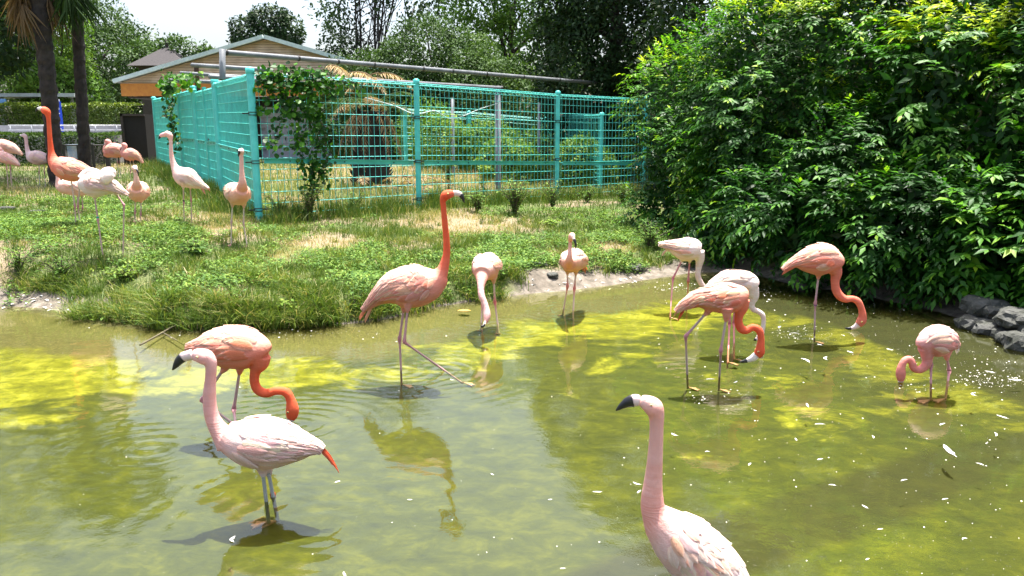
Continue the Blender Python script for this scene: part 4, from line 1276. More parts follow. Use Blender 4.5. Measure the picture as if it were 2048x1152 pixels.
# shrubs seen through the fence
for k, (sx, sy, sr, sh_, tn, lb) in enumerate((
        (-2.1, 22.6, .8, 1.5, .0, 'leafy green shrub inside the pen near the middle turquoise post'),
        (-.7, 23.2, .9, 1.5, .1, 'bright shrub behind the back wire of the pen, left of the gap'),
        (1.0, 23.6, .9, 1.3, .2, 'pale flowering shrub at the back of the pen between the grey posts'),
        (2.6, 21.6, .9, 1.5, .0, 'dense green shrub behind the side fence of the pen near the bush'),
        (-.2, 20.6, .7, 1.1, .1, 'low leafy shrub inside the pen between the two grey pipe posts'),
        (1.7, 20.0, .7, 1.2, .15, 'rounded shrub inside the pen just left of the inner turquoise post'),
        (-2.6, 24.8, 1.1, 1.9, -.05, 'tall dark green shrub behind the back wire of the pen by the building'))):
    gz_ = float(height(sx, sy))
    tree(lb, sx, sy, [(sx, sy, gz_ + sh_ * .5, sr, sr * .8, sh_ * .62), (sx + .5, sy + .2, gz_ + sh_ * .35, sr * .8, sr * .7, sh_ * .5)], 5200, .095, M_GREENS['bright'], .04, 40 + k, name='shrub', cat='shrub', thr=.3, tshift=tn, hscale=1.8, stems=3)

# ---- the big bushes at the right bank


def bush(label, blobs, nspray, lsize, seed, nsingle, nleaf=11, tipbright=0.35, topyel=0.65, base=(0, 0), up=0.15, ninner=9000):
    rs = np.random.default_rng(seed)
    x0, y0 = base
    bz = float(height(x0, y0))
    B0 = np.array([x0, y0, bz])
    rt = root('bush', label, 'bush', B0)
    P, N = blob_points(blobs, int(nspray * 1.25), rs, 0.8, 2.6, 0.80, seed)
    ok = (P[:, 2] > 0.1) & (fbm(P[:, 0], P[:, 1], P[:, 2], 1.9, seed + 8, 2) > .36) & ((N[:, 1] < 0.45) | (N[:, 2] > 0.5))
    P, N = P[ok], N[ok]
    n = len(P)
    grav = np.array([0, 0, -1.0])
    D0 = unit(N * 0.9 + rdir(n, rs) * 0.55 + np.array([0, 0, up]) + np.stack([np.zeros(n), -0.25 * np.ones(n), np.zeros(n)], 1))
    Ls = rs.uniform(0.22, 0.50, n)
    clumps = fbm(P[:, 0], P[:, 1], P[:, 2], 1.5, seed + 3, 2)
    AP, AD, AN, AS, AT = [], [], [], [], []
    tw = MB()
    side = unit(np.cross(D0, np.array([0, 0, 1.0]) + 0.2 * rdir(n, rs)))
    shoot = rs.random(n)
    spsz = rs.uniform(.62, 1.25, n) * (0.75 + .5 * clumps)
    for k in range(nleaf):
        f = (k + 0.6) / nleaf
        Q = P + D0 * (Ls * (f - 0.35))[:, None] + grav * (Ls * 0.28 * f * f)[:, None]
        tang = unit(D0 + grav * (0.56 * f))
        sg = 1.0 if k % 2 else -1.0
        if k == nleaf - 1: sg = 0.0
        d = unit(tang * (0.55 + 0.5 * f) + side * sg * 0.95 + grav * 0.22 + rdir(n, rs) * 0.25)
        nn = unit(np.array([0, 0, 1.0]) * 0.8 + N * 0.5 + rdir(n, rs) * 0.35 + side * sg * 0.15)
        s = lsize * (1.1 - 0.35 * f) * rs.uniform(0.75, 1.25, n) * spsz
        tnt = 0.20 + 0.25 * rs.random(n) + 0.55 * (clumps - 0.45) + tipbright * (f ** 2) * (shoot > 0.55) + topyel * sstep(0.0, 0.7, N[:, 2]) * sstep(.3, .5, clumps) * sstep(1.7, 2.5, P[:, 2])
        AP.append(Q); AD.append(d); AN.append(nn); AS.append(s); AT.append(np.clip(tnt, 0, 1))
    AP, AD, AN, AS, AT = [np.concatenate(a) for a in (AP, AD, AN, AS, AT)]
    px, py, dz = project(AP)
    vis = (px > 0) & (px < 2048) & (py > 0) & (py < 1152)
    score = np.where(vis, AS / dz, 0) * (1 + 0.25 * rs.random(len(AS)))
    order = np.argsort(-score)
    pick = order[:nsingle * 3][::3]
    rest = np.ones(len(AS), bool); rest[pick] = False
    # inner leaves close the view into the heart of the bush
    Pi, Ni = blob_points(blobs, ninner, rs, 0.5, 2.2, 0.45, seed + 1)
    k_ = Pi[:, 2] > 0.1
    Pi, Ni = Pi[k_] - Ni[k_] * 0.12, Ni[k_]
    Di = unit(Ni * .4 + rdir(len(Pi), rs) + grav * .3)
    Nii = unit(Ni + rdir(len(Pi), rs) * .7)
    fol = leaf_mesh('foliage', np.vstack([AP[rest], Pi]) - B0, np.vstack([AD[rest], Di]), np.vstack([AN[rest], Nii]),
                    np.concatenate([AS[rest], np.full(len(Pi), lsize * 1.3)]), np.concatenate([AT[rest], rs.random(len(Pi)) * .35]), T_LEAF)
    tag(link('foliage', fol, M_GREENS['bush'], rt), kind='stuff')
    # the leaves that show largest, one by one
    X, Y, Z = basis(AD, AN)
    tv = np.array([[0, -.06, 0], [-.13, .18, .03], [.13, .18, .03], [0, .2, 0], [-.20, .45, .05], [.20, .45, .05], [0, .47, 0], [-.12, .75, .0], [.12, .75, .0], [0, .77, -.05], [0, 1.05, -.14]])
    tf = [(0, 3, 1), (0, 2, 3), (1, 3, 6, 4), (3, 2, 5, 6), (4, 6, 9, 7), (6, 5, 8, 9), (7, 9, 10), (9, 8, 10)]
    for b in range(5):
        me = bpy.data.meshes.new('leaf')
        me.from_pydata([tuple(v) for v in tv], [], tf)
        me.attributes.new('tint', 'FLOAT', 'POINT').data.foreach_set('value', np.full(len(tv), 0.12 + 0.2 * b, np.float32))
        me.materials.append(M_GREENS['bush'])
        sel = [i for i in pick if min(int(AT[i] * 5), 4) == b]
        for i in sel:
            o = bpy.data.objects.new('leaf', me)
            COL.objects.link(o)
            o.parent = rt
            Mx = Matrix(((X[i][0], Y[i][0], Z[i][0]), (X[i][1], Y[i][1], Z[i][1]), (X[i][2], Y[i][2], Z[i][2])))
            o.matrix_local = Matrix.LocRotScale(Vector(AP[i] - B0), Mx.to_quaternion(), Vector((AS[i],) * 3))
    # branches
    mb = MB()
    Bc = np.array(blobs)
    for k in range(26):
        b = Bc[rs.integers(len(Bc))]
        e = b[:3] + rdir(1, rs)[0] * b[3:6] * 0.9
        A = np.array([x0 + rs.normal() * .5, y0 + rs.normal() * .3, bz - .05])
        q = catmull(np.array([A, (A + e) / 2 + np.array([0, 0, .35]), e]), 6) - B0
        ra = np.linspace(0.03, 0.006, len(q))
        Vs, Fs = sweep(q, ra, ra, None, 5)
        mb.add(Vs, Fs)
    mb.build('branch', M_TWIG, rt, True)
    return rt


bush('leafy bush grown over the right end of the turquoise fence, pointed upright shoots',
     [(2.75, 11.4, 1.0, .85, .8, 1.05), (2.6, 12.2, 1.9, .8, .8, 1.0), (3.3, 11.4, 2.1, 1.0, 1.0, 1.15), (2.35, 11.6, .55, .6, .6, .6), (3.3, 10.7, .8, .9, .8, .9)], 3400, .088, 61, 150, 11, .4, base=(3.1, 11.6), topyel=.28)
bush('broad dark bush in the middle of the right bank with yellow-green new growth on top',
     [(3.5, 10.2, 1.7, 1.0, .9, 1.35), (4.2, 9.9, 2.5, 1.2, 1.0, 1.35), (4.5, 9.4, 1.2, 1.2, .9, 1.1), (3.5, 9.0, .85, 1.0, .7, .7), (2.7, 9.8, .5, .5, .4, .45), (4.0, 8.7, 1.2, .9, .7, .8), (3.5, 10.6, 2.7, .9, .9, .95), (5.2, 9.6, 3.1, 1.1, .9, 1.1)], 5400, .10, 62, 220, 11, .4, base=(4.3, 10.1), ninner=14000)
bush('nearest large-leaved bush overhanging the water and rocks at the right edge',
     [(4.9, 8.4, 1.9, 1.1, .9, 1.35), (5.4, 7.6, 1.7, 1.0, .8, 1.4), (4.1, 7.85, .72, .8, .65, .66), (4.6, 7.1, .66, .7, .6, .56), (3.4, 8.5, .66, .7, .5, .6), (5.0, 6.45, .72, .7, .6, .62), (4.45, 7.45, .55, .6, .5, .48), (4.7, 7.1, 1.0, .7, .5, .55), (5.6, 6.9, 1.9, .8, .7, 1.4), (5.9, 8.0, 3.0, 1.3, .9, 1.2), (5.3, 6.6, .95, .6, .5, .6), (6.5, 6.6, 1.4, .8, .9, 1.5)], 5400, .12, 63, 300, 11, .35, base=(5.6, 8.0), ninner=16000)

# ---- rocks of the right bank, in the shade of the bushes
M_ROCK = simple('rock', (0.065, 0.066, 0.06), 0.8, bump=1.0, bscale=40, vscale=11, col2=(0.012, 0.016, 0.007))


def rock_mesh(seed, n=2):
    rs = np.random.default_rng(seed)
    import bmesh
    bm = bmesh.new()
    bmesh.ops.create_icosphere(bm, subdivisions=3, radius=1.0)
    for v in bm.verts:
        c = v.co
        k = 0.60 + 0.75 * float(fbm(np.array([c.x + seed]), np.array([c.y]), np.array([c.z]), 2.3, seed, 5)[0])
        v.co = c * k
        v.co.z = max(min(v.co.z, 0.62), -0.5)
    me = bpy.data.meshes.new('stone')
    bm.to_mesh(me)
    bm.free()
    me.materials.append(M_ROCK)
    return me


RM = [rock_mesh(s) for s in range(5)]
rs = np.random.default_rng(5)
wall = root('stone_edging', 'rough grey stones edging the pond in the deep shade under the bushes', 'stone edging', (at_z(1850, 626)[0], at_z(1850, 626)[1], 0))
for k in range(8):
    f = .80 + .20 * k / 7
    pp = np.array([np.interp(f, np.linspace(0, 1, 8), [1420, 1500, 1580, 1700, 1820, 1920, 1990, 2080]), np.interp(f, np.linspace(0, 1, 8), [546, 550, 574, 594, 618, 648, 668, 706])])
    q = at_z(pp[0], pp[1], 0)
    s = rs.uniform(.10, .20) * (0.5 + .6 * f)
    for lay in range(2 if f > .35 else 1):
        o = bpy.data.objects.new('stone', RM[rs.integers(5)])
        COL.objects.link(o)
        o.parent = wall
        o.location = Vector((q[0] + .10 * lay + rs.normal() * .02, q[1] + 0.06 + .13 * lay, 0.02 + s * .75 * lay)) - wall.location
        o.rotation_euler = (rs.uniform(-.2, .2), rs.uniform(-.2, .2), rs.uniform(0, 6.28))
        o.scale = (s * rs.uniform(.75, 1.15), s * rs.uniform(.7, .95), s * rs.uniform(.6, .85))
for px, py, s, lb in ((1080, 532, .07, 'small grey stone half buried in the grass left of the peach flamingo'), (1610, 575, .10, 'bluish grey stone at the waterline beside the one-legged salmon flamingo'),
                      (1270, 538, .10, 'flat pale stone on the bank near the left foot of the bush'), (1105, 552, .06, 'tiny stone at the pond edge under the peach flamingo'), (75, 428, .10, 'pale stone lying beside the small puddle on the grass at the left edge'), (15, 420, .09, 'dark stone at the very left edge of the grass')):
    q = ground_hit(px, py)
    o = bpy.data.objects.new('stone', RM[rs.integers(5)])
    COL.objects.link(o)
    o.location = q + np.array([0, 0, s * .15]); o.scale = (s * 1.4, s, s * .7); o.rotation_euler = (0, 0, rs.uniform(0, 6))
    tag(o, lb, 'stone')

# ------------------------------------------------------------------ grass and weeds


def blades(name, P, h, w, tint, lean, rs, seg=2):
    n = len(P)
    az = rs.uniform(0, 2 * PI, n)
    sd_ = np.stack([np.cos(az), np.sin(az), np.zeros(n)], 1)
    la = rs.uniform(0, 2 * PI, n)
    ld = np.stack([np.cos(la), np.sin(la), np.zeros(n)], 1) * rs.uniform(0.1, 1, n)[:, None] * lean[:, None] if lean.ndim == 1 else lean
    lv = []
    fr_ = [0, .5, .82, 1.0] if seg == 3 else [0, .55, 1.0]
    for f in fr_:
        c = P + ld * (h * f * f)[:, None] + np.array([0, 0, 1.0]) * (h * (f - 0.35 * f * f * np.clip(np.linalg.norm(ld, axis=1), 0, 1.6)))[:, None]
        ww = w * (1 - f) ** .6 * (0.8 if f == 0 else 1)
        lv.append((c, ww))
    Vs = []
    for (c, ww) in lv[:-1]:
        Vs += [c - sd_ * ww[:, None], c + sd_ * ww[:, None]]
    Vs.append(lv[-1][0])
    V_ = np.stack(Vs, 1)
    k = V_.shape[1]
    off = (np.arange(n) * k)[:, None]
    Q = np.concatenate([np.array([[2 * s, 2 * s + 1, 2 * s + 3, 2 * s + 2]]) + off for s in range(len(fr_) - 2)])
    T = np.array([[k - 3, k - 2, k - 1]]) + off
    return mesh_np(name, V_.reshape(-1, 3), [Q, T], False, {'tint': np.repeat(tint, k)})


def on_ground(x, y):
    return np.stack([x, y, height(x, y) - 0.005], 1)


rs = np.random.default_rng(99)
dryc = [ground_hit(*q) for q in ((370, 440), (430, 462), (960, 455), (900, 335), (200, 335), (640, 492), (560, 520), (60, 380), (1240, 500))]
dryr = [.75, .3, .9, 3.0, 1.6, .45, .4, 1.4, .4]


def dryness(x, y):
    d = 0.42 * fbm(x, y, None, 1.1, 41) + 0.3 * fbm(x, y, None, 4.2, 42)
    for c_, r_ in zip(dryc, dryr):
        d = d + 0.38 * np.exp(-(((x - c_[0]) / r_) ** 2 + ((y - c_[1]) / (r_ * 1.4)) ** 2))
    return d + .22 * (fbm(x, y, None, 11, 47, 2) - .5)


def scatter(n, y0, y1, marg=0.5, power=1.0):
    y = y0 + (y1 - y0) * rs.random(n) ** power
    xl = (-90 - CX) / F * y * 1.03 - marg
    xr = (1500 - CX) / F * y * 1.03 + marg
    x = xl + (xr - xl) * rs.random(n)
    s = sdist(x, y)
    return x, y, s


# short lawn
x, y, s = scatter(210000, 5.6, 13.5, power=1.15)
cm = fbm(x, y, None, 3, 5)
dry = dryness(x, y)
right_conc = (x > -0.3) & (s > -0.40 + .3 * (cm - .5)) | (x < -3.4) & (s > -0.42 + .3 * (cm - .5))
dens = fbm(x, y, None, 2.6, 70)
k = (s < -0.05) & ~right_conc & (rs.random(len(x)) < np.clip(1.25 - .6 * sstep(.5, .9, dry), .4, 1)) & (rs.random(len(x)) < -.25 + 2.2 * dens)
x, y, s, dry, dens = x[k], y[k], s[k], dry[k], dens[k]
h = (0.035 + 0.06 * rs.random(len(x)) * (0.6 + dens)) * (1 - .35 * sstep(.5, .8, dry)) * (1 + 0.6 * sstep(.5, .7, fbm(x, y, None, 1.7, 71)))
tint = np.clip(0.10 + 0.40 * rs.random(len(x)) + 0.75 * sstep(.36, .66, dry) * rs.random(len(x)) ** .5 + .2 * (dens - .5), 0, 1)
tag(link('lawn_grass', blades('lawn_grass', on_ground(x, y), h, rs.uniform(.0022, .0042, len(x)), tint, rs.uniform(.3, 1.3, len(x)), rs), M_GREENS['grass']),
    'short patchy green and straw coloured grass covering the bank', 'grass', kind='stuff')
# grass further back
x, y, s = scatter(60000, 13, 27)
k = (s < -.05)
x, y = x[k], y[k]
dry = dryness(x, y)
pen = (x > -3.9 - .573 * (y - 11.6) + .3) & (y > 11.6 + (x + 3.9) * 1.0 + .3)
tint = np.clip(0.12 + 0.4 * rs.random(len(x)) + 0.7 * sstep(.42, .75, dry) * rs.random(len(x)) ** .5 + np.where(pen & (y < 24), .38 * (rs.random(len(x)) > .35), 0), 0, 1)
tag(link('far_grass', blades('far_grass', on_ground(x, y), rs.uniform(.06, .18, len(x)) * np.where(pen, 1.5, 1), rs.uniform(.004, .008, len(x)), tint, rs.uniform(.3, 1.4, len(x)), rs), M_GREENS['grass']),
    'dry and green grass inside and behind the fenced pen', 'grass', kind='stuff')
# long grass overhanging the water's edge: dense tufts
cx_, cy_, ch_ = [], [], []
for (pa, pb, num, hh) in (((150, 628), (300, 645), 30, .22), ((240, 600), (640, 640), 60, .22), ((300, 650), (640, 654), 60, .27), ((600, 640), (860, 612), 40, .20), ((820, 600), (1000, 590), 20, .18), ((440, 540), (640, 600), 36, .20), ((660, 520), (1000, 560), 44, .18), ((60, 560), (200, 590), 30, .16), ((900, 530), (1050, 560), 20, .15)):
    for _ in range(num):
        f = rs.random()
        q = ground_hit(pa[0] + (pb[0] - pa[0]) * f + rs.normal() * 12, pa[1] + (pb[1] - pa[1]) * f + rs.normal() * 7)
        cx_.append(q[0]); cy_.append(q[1]); ch_.append(hh * rs.uniform(.6, 1.15))
cx_, cy_, ch_ = map(np.array, (cx_, cy_, ch_))
sd0 = sdist(cx_, cy_)
k = sd0 < 0.04
cx_, cy_, ch_ = cx_[k], cy_[k], ch_[k]
rep = 46
x = np.repeat(cx_, rep) + rs.normal(size=len(cx_) * rep) * .045
y = np.repeat(cy_, rep) + rs.normal(size=len(cx_) * rep) * .04
h = np.repeat(ch_, rep) * rs.uniform(.45, 1.1, len(x))
lean = np.stack([rs.normal(size=len(x)) * .7, rs.normal(size=len(x)) * .55 - .35, np.zeros(len(x))], 1)
Pg = on_ground(x, y); Pg[:, 2] = np.maximum(Pg[:, 2], 0.0)
tint = np.clip(.20 + .34 * rs.random(len(x)) + np.repeat(rs.uniform(-.12, .22, len(cx_)), rep) + (rs.random(len(x)) > .93) * .4, 0, 1)
tag(link('long_grass', blades('long_grass', Pg, h, rs.uniform(.003, .006, len(x)), tint, lean, rs, 3), M_GREENS['grass']),
    'long arching green grass hanging over the edge of the pond', 'grass', kind='stuff')

# scattered taller tufts over the bank
tx_, ty_, s = scatter(1500, 5.8, 12.5, power=1.1)
k = (s < -.25) & (fbm(tx_, ty_, None, 1.3, 66) > .48)
tx_, ty_ = tx_[k], ty_[k]
rep = 34
x = np.repeat(tx_, rep) + rs.normal(size=len(tx_) * rep) * .035
y = np.repeat(ty_, rep) + rs.normal(size=len(tx_) * rep) * .035
h = np.repeat(rs.uniform(.07, .19, len(tx_)), rep) * rs.uniform(.5, 1.1, len(x))
tint = np.clip(np.repeat(rs.uniform(.0, .5, len(tx_)), rep) + .25 * rs.random(len(x)) + (rs.random(len(x)) > .9) * .4, 0, 1)
tag(link('tuft_grass', blades('tuft_grass', on_ground(x, y), h, rs.uniform(.0025, .005, len(x)), tint, rs.uniform(.3, 1.5, len(x)), rs, 3), M_GREENS['grass']),
    'taller tufts of wild grass standing out of the lawn on the bank', 'grass', kind='stuff')

# fence lines (used for tall grass, posts and wires)
LF = [(float(at_y(pxx, 276, yy)[0]), yy) for pxx, yy in ((508, 11.6), (437, 14.4), (422, 15.2), (394, 17.0), (364, 19.4), (342, 21.6), (314, 24.2))]
RF = [LF[0]] + [(float(at_y(pxx, 276, yy)[0]), yy) for pxx, yy in ((835, 13.7), (1115, 16.9), (1290, 18.7), (1420, 20.0))]
px_, py_, hh_ = [], [], []
for A, Bq, num in [(LF[i], LF[i + 1], 60) for i in range(6)] + [(RF[0], RF[1], 100), (RF[1], RF[2], 110), (RF[2], RF[3], 60)]:
    for _ in range(num):
        f = rs.random()
        off = rs.normal() * .22
        dx, dy = Bq[0] - A[0], Bq[1] - A[1]
        L = math.hypot(dx, dy)
        s_ = -1 if A in LF and Bq in LF else 1
        px_.append(A[0] + dx * f - dy / L * (off + (.25 if s_ < 0 else -.15)))
        py_.append(A[1] + dy * f + dx / L * (off + (.25 if s_ < 0 else -.15)))
        hh_.append(rs.uniform(.22, .55))
px_, py_, hh_ = map(np.array, (px_, py_, hh_))
rep = 42
x = np.repeat(px_, rep) + rs.normal(size=len(px_) * rep) * .07
y = np.repeat(py_, rep) + rs.normal(size=len(px_) * rep) * .06
h = .75 * np.repeat(hh_, rep) * rs.uniform(.5, 1.1, len(x))
tint = np.clip(.08 + .4 * rs.random(len(x)) + (rs.random(len(x)) > .85) * .4, 0, 1)
tag(link('tall_grass', blades('tall_grass', on_ground(x, y), h, rs.uniform(.003, .006, len(x)), tint, rs.uniform(.1, 1.0, len(x)), rs, 3), M_GREENS['grass']),
    'tall wild grass growing along the foot of the turquoise fences', 'grass', kind='stuff')

# broad-leaved ground weeds
M_WEED = leafmat('weed_leaves', [(0.0, (0.035, 0.095, 0.018)), (0.5, (0.11, 0.21, 0.03)), (1.0, (0.28, 0.36, 0.06))], 0.65, 0.3, .2)
wp = []
for (a0, a1, b0, b1, num) in ((0, 260, 425, 500, 2600), (180, 470, 450, 500, 2400), (0, 480, 470, 590, 2600), (330, 760, 430, 560, 2600), (700, 1060, 470, 600, 2600), (960, 1330, 420, 560, 4600), (1180, 1420, 430, 540, 2600), (560, 760, 590, 650, 1200), (380, 560, 380, 470, 1200)):
    uu, vv = rs.uniform(a0, a1, num), rs.uniform(b0, b1, num)
    for a_, b_ in zip(uu, vv):
        v = ray(a_, b_)
        d0 = 1.3 / (-v[2]) * 1.0
        wp.append((CAM + v * d0)[:2])
wp = np.array(wp)
nz = fbm(wp[:, 0], wp[:, 1], None, 1.8, 88)
cm = fbm(wp[:, 0], wp[:, 1], None, 3, 5)
s = sdist(wp[:, 0], wp[:, 1])
k = (s < -.06) & (nz + .25 * (rs.random(len(nz)) - .5) > .53) & ~((wp[:, 0] > -.3) & (s > -.36 + .3 * (cm - .5))) & (dryness(wp[:, 0], wp[:, 1]) < .62)
wp = wp[k]
n = len(wp)
nl = 9
x = np.repeat(wp[:, 0], nl) + rs.normal(size=n * nl) * .03
y = np.repeat(wp[:, 1], nl) + rs.normal(size=n * nl) * .03
P = on_ground(x, y) + np.array([0, 0, 1]) * rs.uniform(.015, .085, n * nl)[:, None]
az = rs.uniform(0, 2 * PI, n * nl)
Dr = np.stack([np.cos(az), np.sin(az), rs.uniform(-.1, .7, n * nl)], 1)
tint = np.clip(np.repeat(rs.uniform(.1, .7, n), nl) + rs.normal(size=n * nl) * .12, 0, 1)
tag(link('ground_weeds', leaf_mesh('ground_weeds', P, Dr, np.array([0, 0, 1.0])[None] + rdir(n * nl, rs) * .3, rs.uniform(.028, .062, n * nl), tint, T_LEAF), M_WEED),
    'low broad-leaved weeds spreading through the grass of the bank', 'weeds', kind='stuff')


def plant(label, px, py, r, h, nlf, size, seed, tmpl=T_LEAF, tshift=0, name='weed_plant', at=None, mat=None):
    rs_ = np.random.default_rng(seed)
    q = ground_hit(px, py) if at is None else np.array([at[0], at[1], float(height(at[0], at[1]))])
    rt = root(name, label, 'plant', q)
    ns = max(5, int(nlf / 14))
    mb = MB()
    AP, AD = [], []
    for i in range(ns):
        a = rs_.uniform(0, 2 * PI); lr = r * rs_.uniform(.1, 1)
        e = np.array([math.cos(a) * lr, math.sin(a) * lr, h * rs_.uniform(.45, 1)])
        c = catmull(np.array([[0, 0, 0], [e[0] * .35, e[1] * .35, e[2] * .6], e]), 6)
        ra = np.linspace(.006, .002, len(c))
        Vs, Fs = sweep(c, ra, ra, None, 5)
        mb.add(Vs, Fs)
        for j in range(14):
            f = rs_.uniform(.15, 1)
            p_ = c[int(f * (len(c) - 1))]
            AP.append(p_ + rs_.normal(size=3) * .015)
            b = rs_.uniform(0, 2 * PI)
            AD.append([math.cos(b), math.sin(b), rs_.uniform(-.4, .4)])
    mb.build('stem', M_TWIG, rt)
    AP, AD = np.array(AP), np.array(AD)
    link('foliage', leaf_mesh('foliage', AP, AD, np.array([0, 0, 1.0])[None] + rdir(len(AP), rs_) * .4, size * rs_.uniform(.7, 1.3, len(AP)), np.clip(rs_.random(len(AP)) * .6 + .1 + tshift, 0, 1), tmpl), mat or M_GREENS['bright'], rt)
    return rt


plant('dark leafy weed clump alone in the grass in front of the corner post flamingo', 395, 522, .20, .26, 260, .085, 1, mat=M_WEED)
plant('bushy dark green shrub at the foot of the right fence below the grey support post', 1030, 432, .45, .75, 620, .075, 2, mat=M_WEED)
plant('shadowy weed bush under the hanging vine at the foot of the fence', 620, 440, .35, .6, 420, .07, 3, mat=M_WEED)
plant('weed bush wrapped around the base of the second turquoise post from the corner', 1105, 418, .3, .6, 360, .06, 4, mat=M_WEED)
plant('pale silver-leaved weed on the bank above the peach flamingo', 1100, 455, .25, .16, 160, .08, 5, tshift=.45)
plant('fresh yellow-green seedling at the edge of the long grass beside the water', 575, 628, .14, .14, 90, .07, 6, tshift=.5)
plant('low feathery weed beside the leftmost concrete bank', 125, 560, .3, .28, 300, .05, 7)
plant('dark weeds above the left end of the pond bank', 40, 545, .3, .3, 260, .05, 8, mat=M_WEED)
plant('tall leafy weeds under the left side of the big bush', 1300, 500, .35, .4, 420, .055, 9)
plant('low broad-leaved weed at the water edge below the big bush', 1380, 535, .25, .2, 200, .05, 10)
plant('tangled weeds on the bank behind the round pink-bellied flamingo', 1000, 560, .22, .18, 200, .05, 12)
plant('dark weed clump at the fence foot just right of the turquoise corner post', 560, 440, .3, .45, 340, .065, 21, mat=M_WEED)
plant('dark weed clump at the fence foot midway between the corner post and the second post', 705, 428, .32, .4, 340, .065, 22, mat=M_WEED)
plant('weed clump beside the foot of the second turquoise post', 868, 412, .3, .4, 320, .065, 23, mat=M_WEED)
plant('spreading weed bush left of the big shrub below the grey support post', 955, 425, .35, .45, 380, .065, 24, mat=M_WEED)
plant('light green weeds at the fence foot right of the third turquoise post', 1175, 405, .4, .4, 360, .065, 25)
plant('light green weeds where the fence disappears into the leafy bush', 1245, 410, .4, .5, 380, .065, 26)
plant('pale-leaved thistle-like weed on the edge of the long grass at left', 255, 560, .2, .2, 150, .06, 27, tshift=.3)
plant('tall thin yellow-leaved weed inside the pen right of the second post', 0, 0, .35, 1.9, 240, .12, 13, at=(-1.35, 16.6), tshift=.55)
plant('vine-like yellow-green weed inside the pen near the grey pipe post', 0, 0, .3, 1.0, 160, .11, 14, at=(-.6, 16.4), tshift=.5)
plant('brown-stemmed weed rising inside the pen close to the middle of the fence', 0, 0, .15, 1.7, 60, .05, 15, at=(.9, 18.2))

# far woodland closing the view behind the trees: one mass
rs = np.random.default_rng(501)
wb = [(x_, 50 + 6 * math.sin(x_ * .7), 4.5 + 1.5 * math.sin(x_ * 1.3), 3.6, 2.5, 5.0 + 1.2 * math.sin(x_)) for x_ in np.arange(-5, 46, 3.6)] + [(x_, 58, 4.0, 4.0, 2.5, 6.0 + 1.5 * math.sin(x_)) for x_ in np.arange(-62, -28, 4.2)] \
    + [(x_, 34, 1.8, 2.6, 1.2, 2.4 + .5 * math.sin(x_)) for x_ in np.arange(-7, 24, 2.6)]
P, N = blob_points(wb, 70000, rs, .6, seed=9, rmin=.7)
k = P[:, 2] > .8
P, N = P[k], N[k]
tag(link('far_woodland', leaf_mesh('far_woodland', P, unit(N * .4 + rdir(len(P), rs)), unit(N + rdir(len(P), rs) * .6 + [0, 0, .4]), rs.uniform(.22, .5, len(P)), np.clip(.1 + .5 * rs.random(len(P)) * fbm(P[:, 0], P[:, 1], P[:, 2], .4, 3) * 1.6, 0, 1), T_SMALL), M_GREENS['dark']),
    'far dark woodland closing the view behind the trees', 'woodland', kind='stuff')
# ------------------------------------------------------------------ turquoise fences
M_TURQ = simple('paint_turquoise', (0.085, 0.57, 0.51), 0.45, bump=0.25, bscale=60, col2=(0.06, 0.42, 0.38), vscale=6)
M_PIPE = simple('pipe_grey', (0.17, 0.185, 0.20), 0.55, bump=0.2, bscale=50, col2=(0.09, 0.10, 0.11), vscale=3)
M_RUST = simple('rust', (0.10, 0.045, 0.025), 0.9, bump=0.7, bscale=60, col2=(0.03, 0.015, 0.01))
M_BLACK = simple('black_fitting', (0.02, 0.02, 0.02), 0.6)


def post(base, h, r, parent, mb_cap=True):
    mb = MB()
    b = np.array(base, float)
    mb.tube([b, b + [0, 0, .01], b + [0, 0, h - .012], b + [0, 0, h]], [r, r, r, r * .96], 14)
    o = mb.build('post', M_TURQ, parent, True)
    mb = MB()
    mb.tube([b + [0, 0, h - .06], b + [0, 0, h - .058], b + [0, 0, h + .01], b + [0, 0, h + .028]], [r * 1.12, r * 1.14, r * 1.14, r * .5], 14)
    mb.build('post_cap', M_TURQ, o, True)
    return o


def panel(A, B, zt, zb, parent, wsp=.115, hsp=.185, wr=.0042, name='wire_panel'):
    """welded wire bay: verticals, horizontals, folded top"""
    A, B = np.array(A, float), np.array(B, float)
    L = np.linalg.norm(B - A)
    d = (B - A) / L
    nrm = np.array([-d[1], d[0], 0])
    if nrm[1] > 0: nrm = -nrm
    mb = MB()
    n = int(L / wsp)
    V0 = lambda s, z, o=0: np.array([A[0] + d[0] * s, A[1] + d[1] * s, z]) + nrm * o
    zA = lambda s: zt[0] + (zt[1] - zt[0]) * s / L
    zB = lambda s: zb[0] + (zb[1] - zb[0]) * s / L
    for i in range(n + 1):
        s = (i + .5) * L / (n + 1)
        t_ = zA(s)
        mb.tube([V0(s, zB(s)), V0(s, t_ - .09), V0(s, t_ - .03, .045), V0(s, t_, 0), V0(s, t_ - .03, -.045), V0(s, t_ - .09)], wr, 4)
    zz = 0
    nh = int((zt[0] - zb[0]) / hsp)
    for j in range(nh + 1):
        f = (j + .25) / (nh + 1)
        mb.tube([V0(0, zB(0) + (zA(0) - .09 - zB(0)) * f, .006), V0(L, zB(L) + (zA(L) - .09 - zB(L)) * f, .006)], wr * 1.15, 4)
    for o, dz in ((.047, -.03), (0, .0), (-.047, -.03), (0, -.09)):
        mb.tube([V0(0, zA(0) + dz, o), V0(L, zA(L) + dz, o)], wr * 1.5, 4)
    return mb.build(name, M_TURQ, parent)


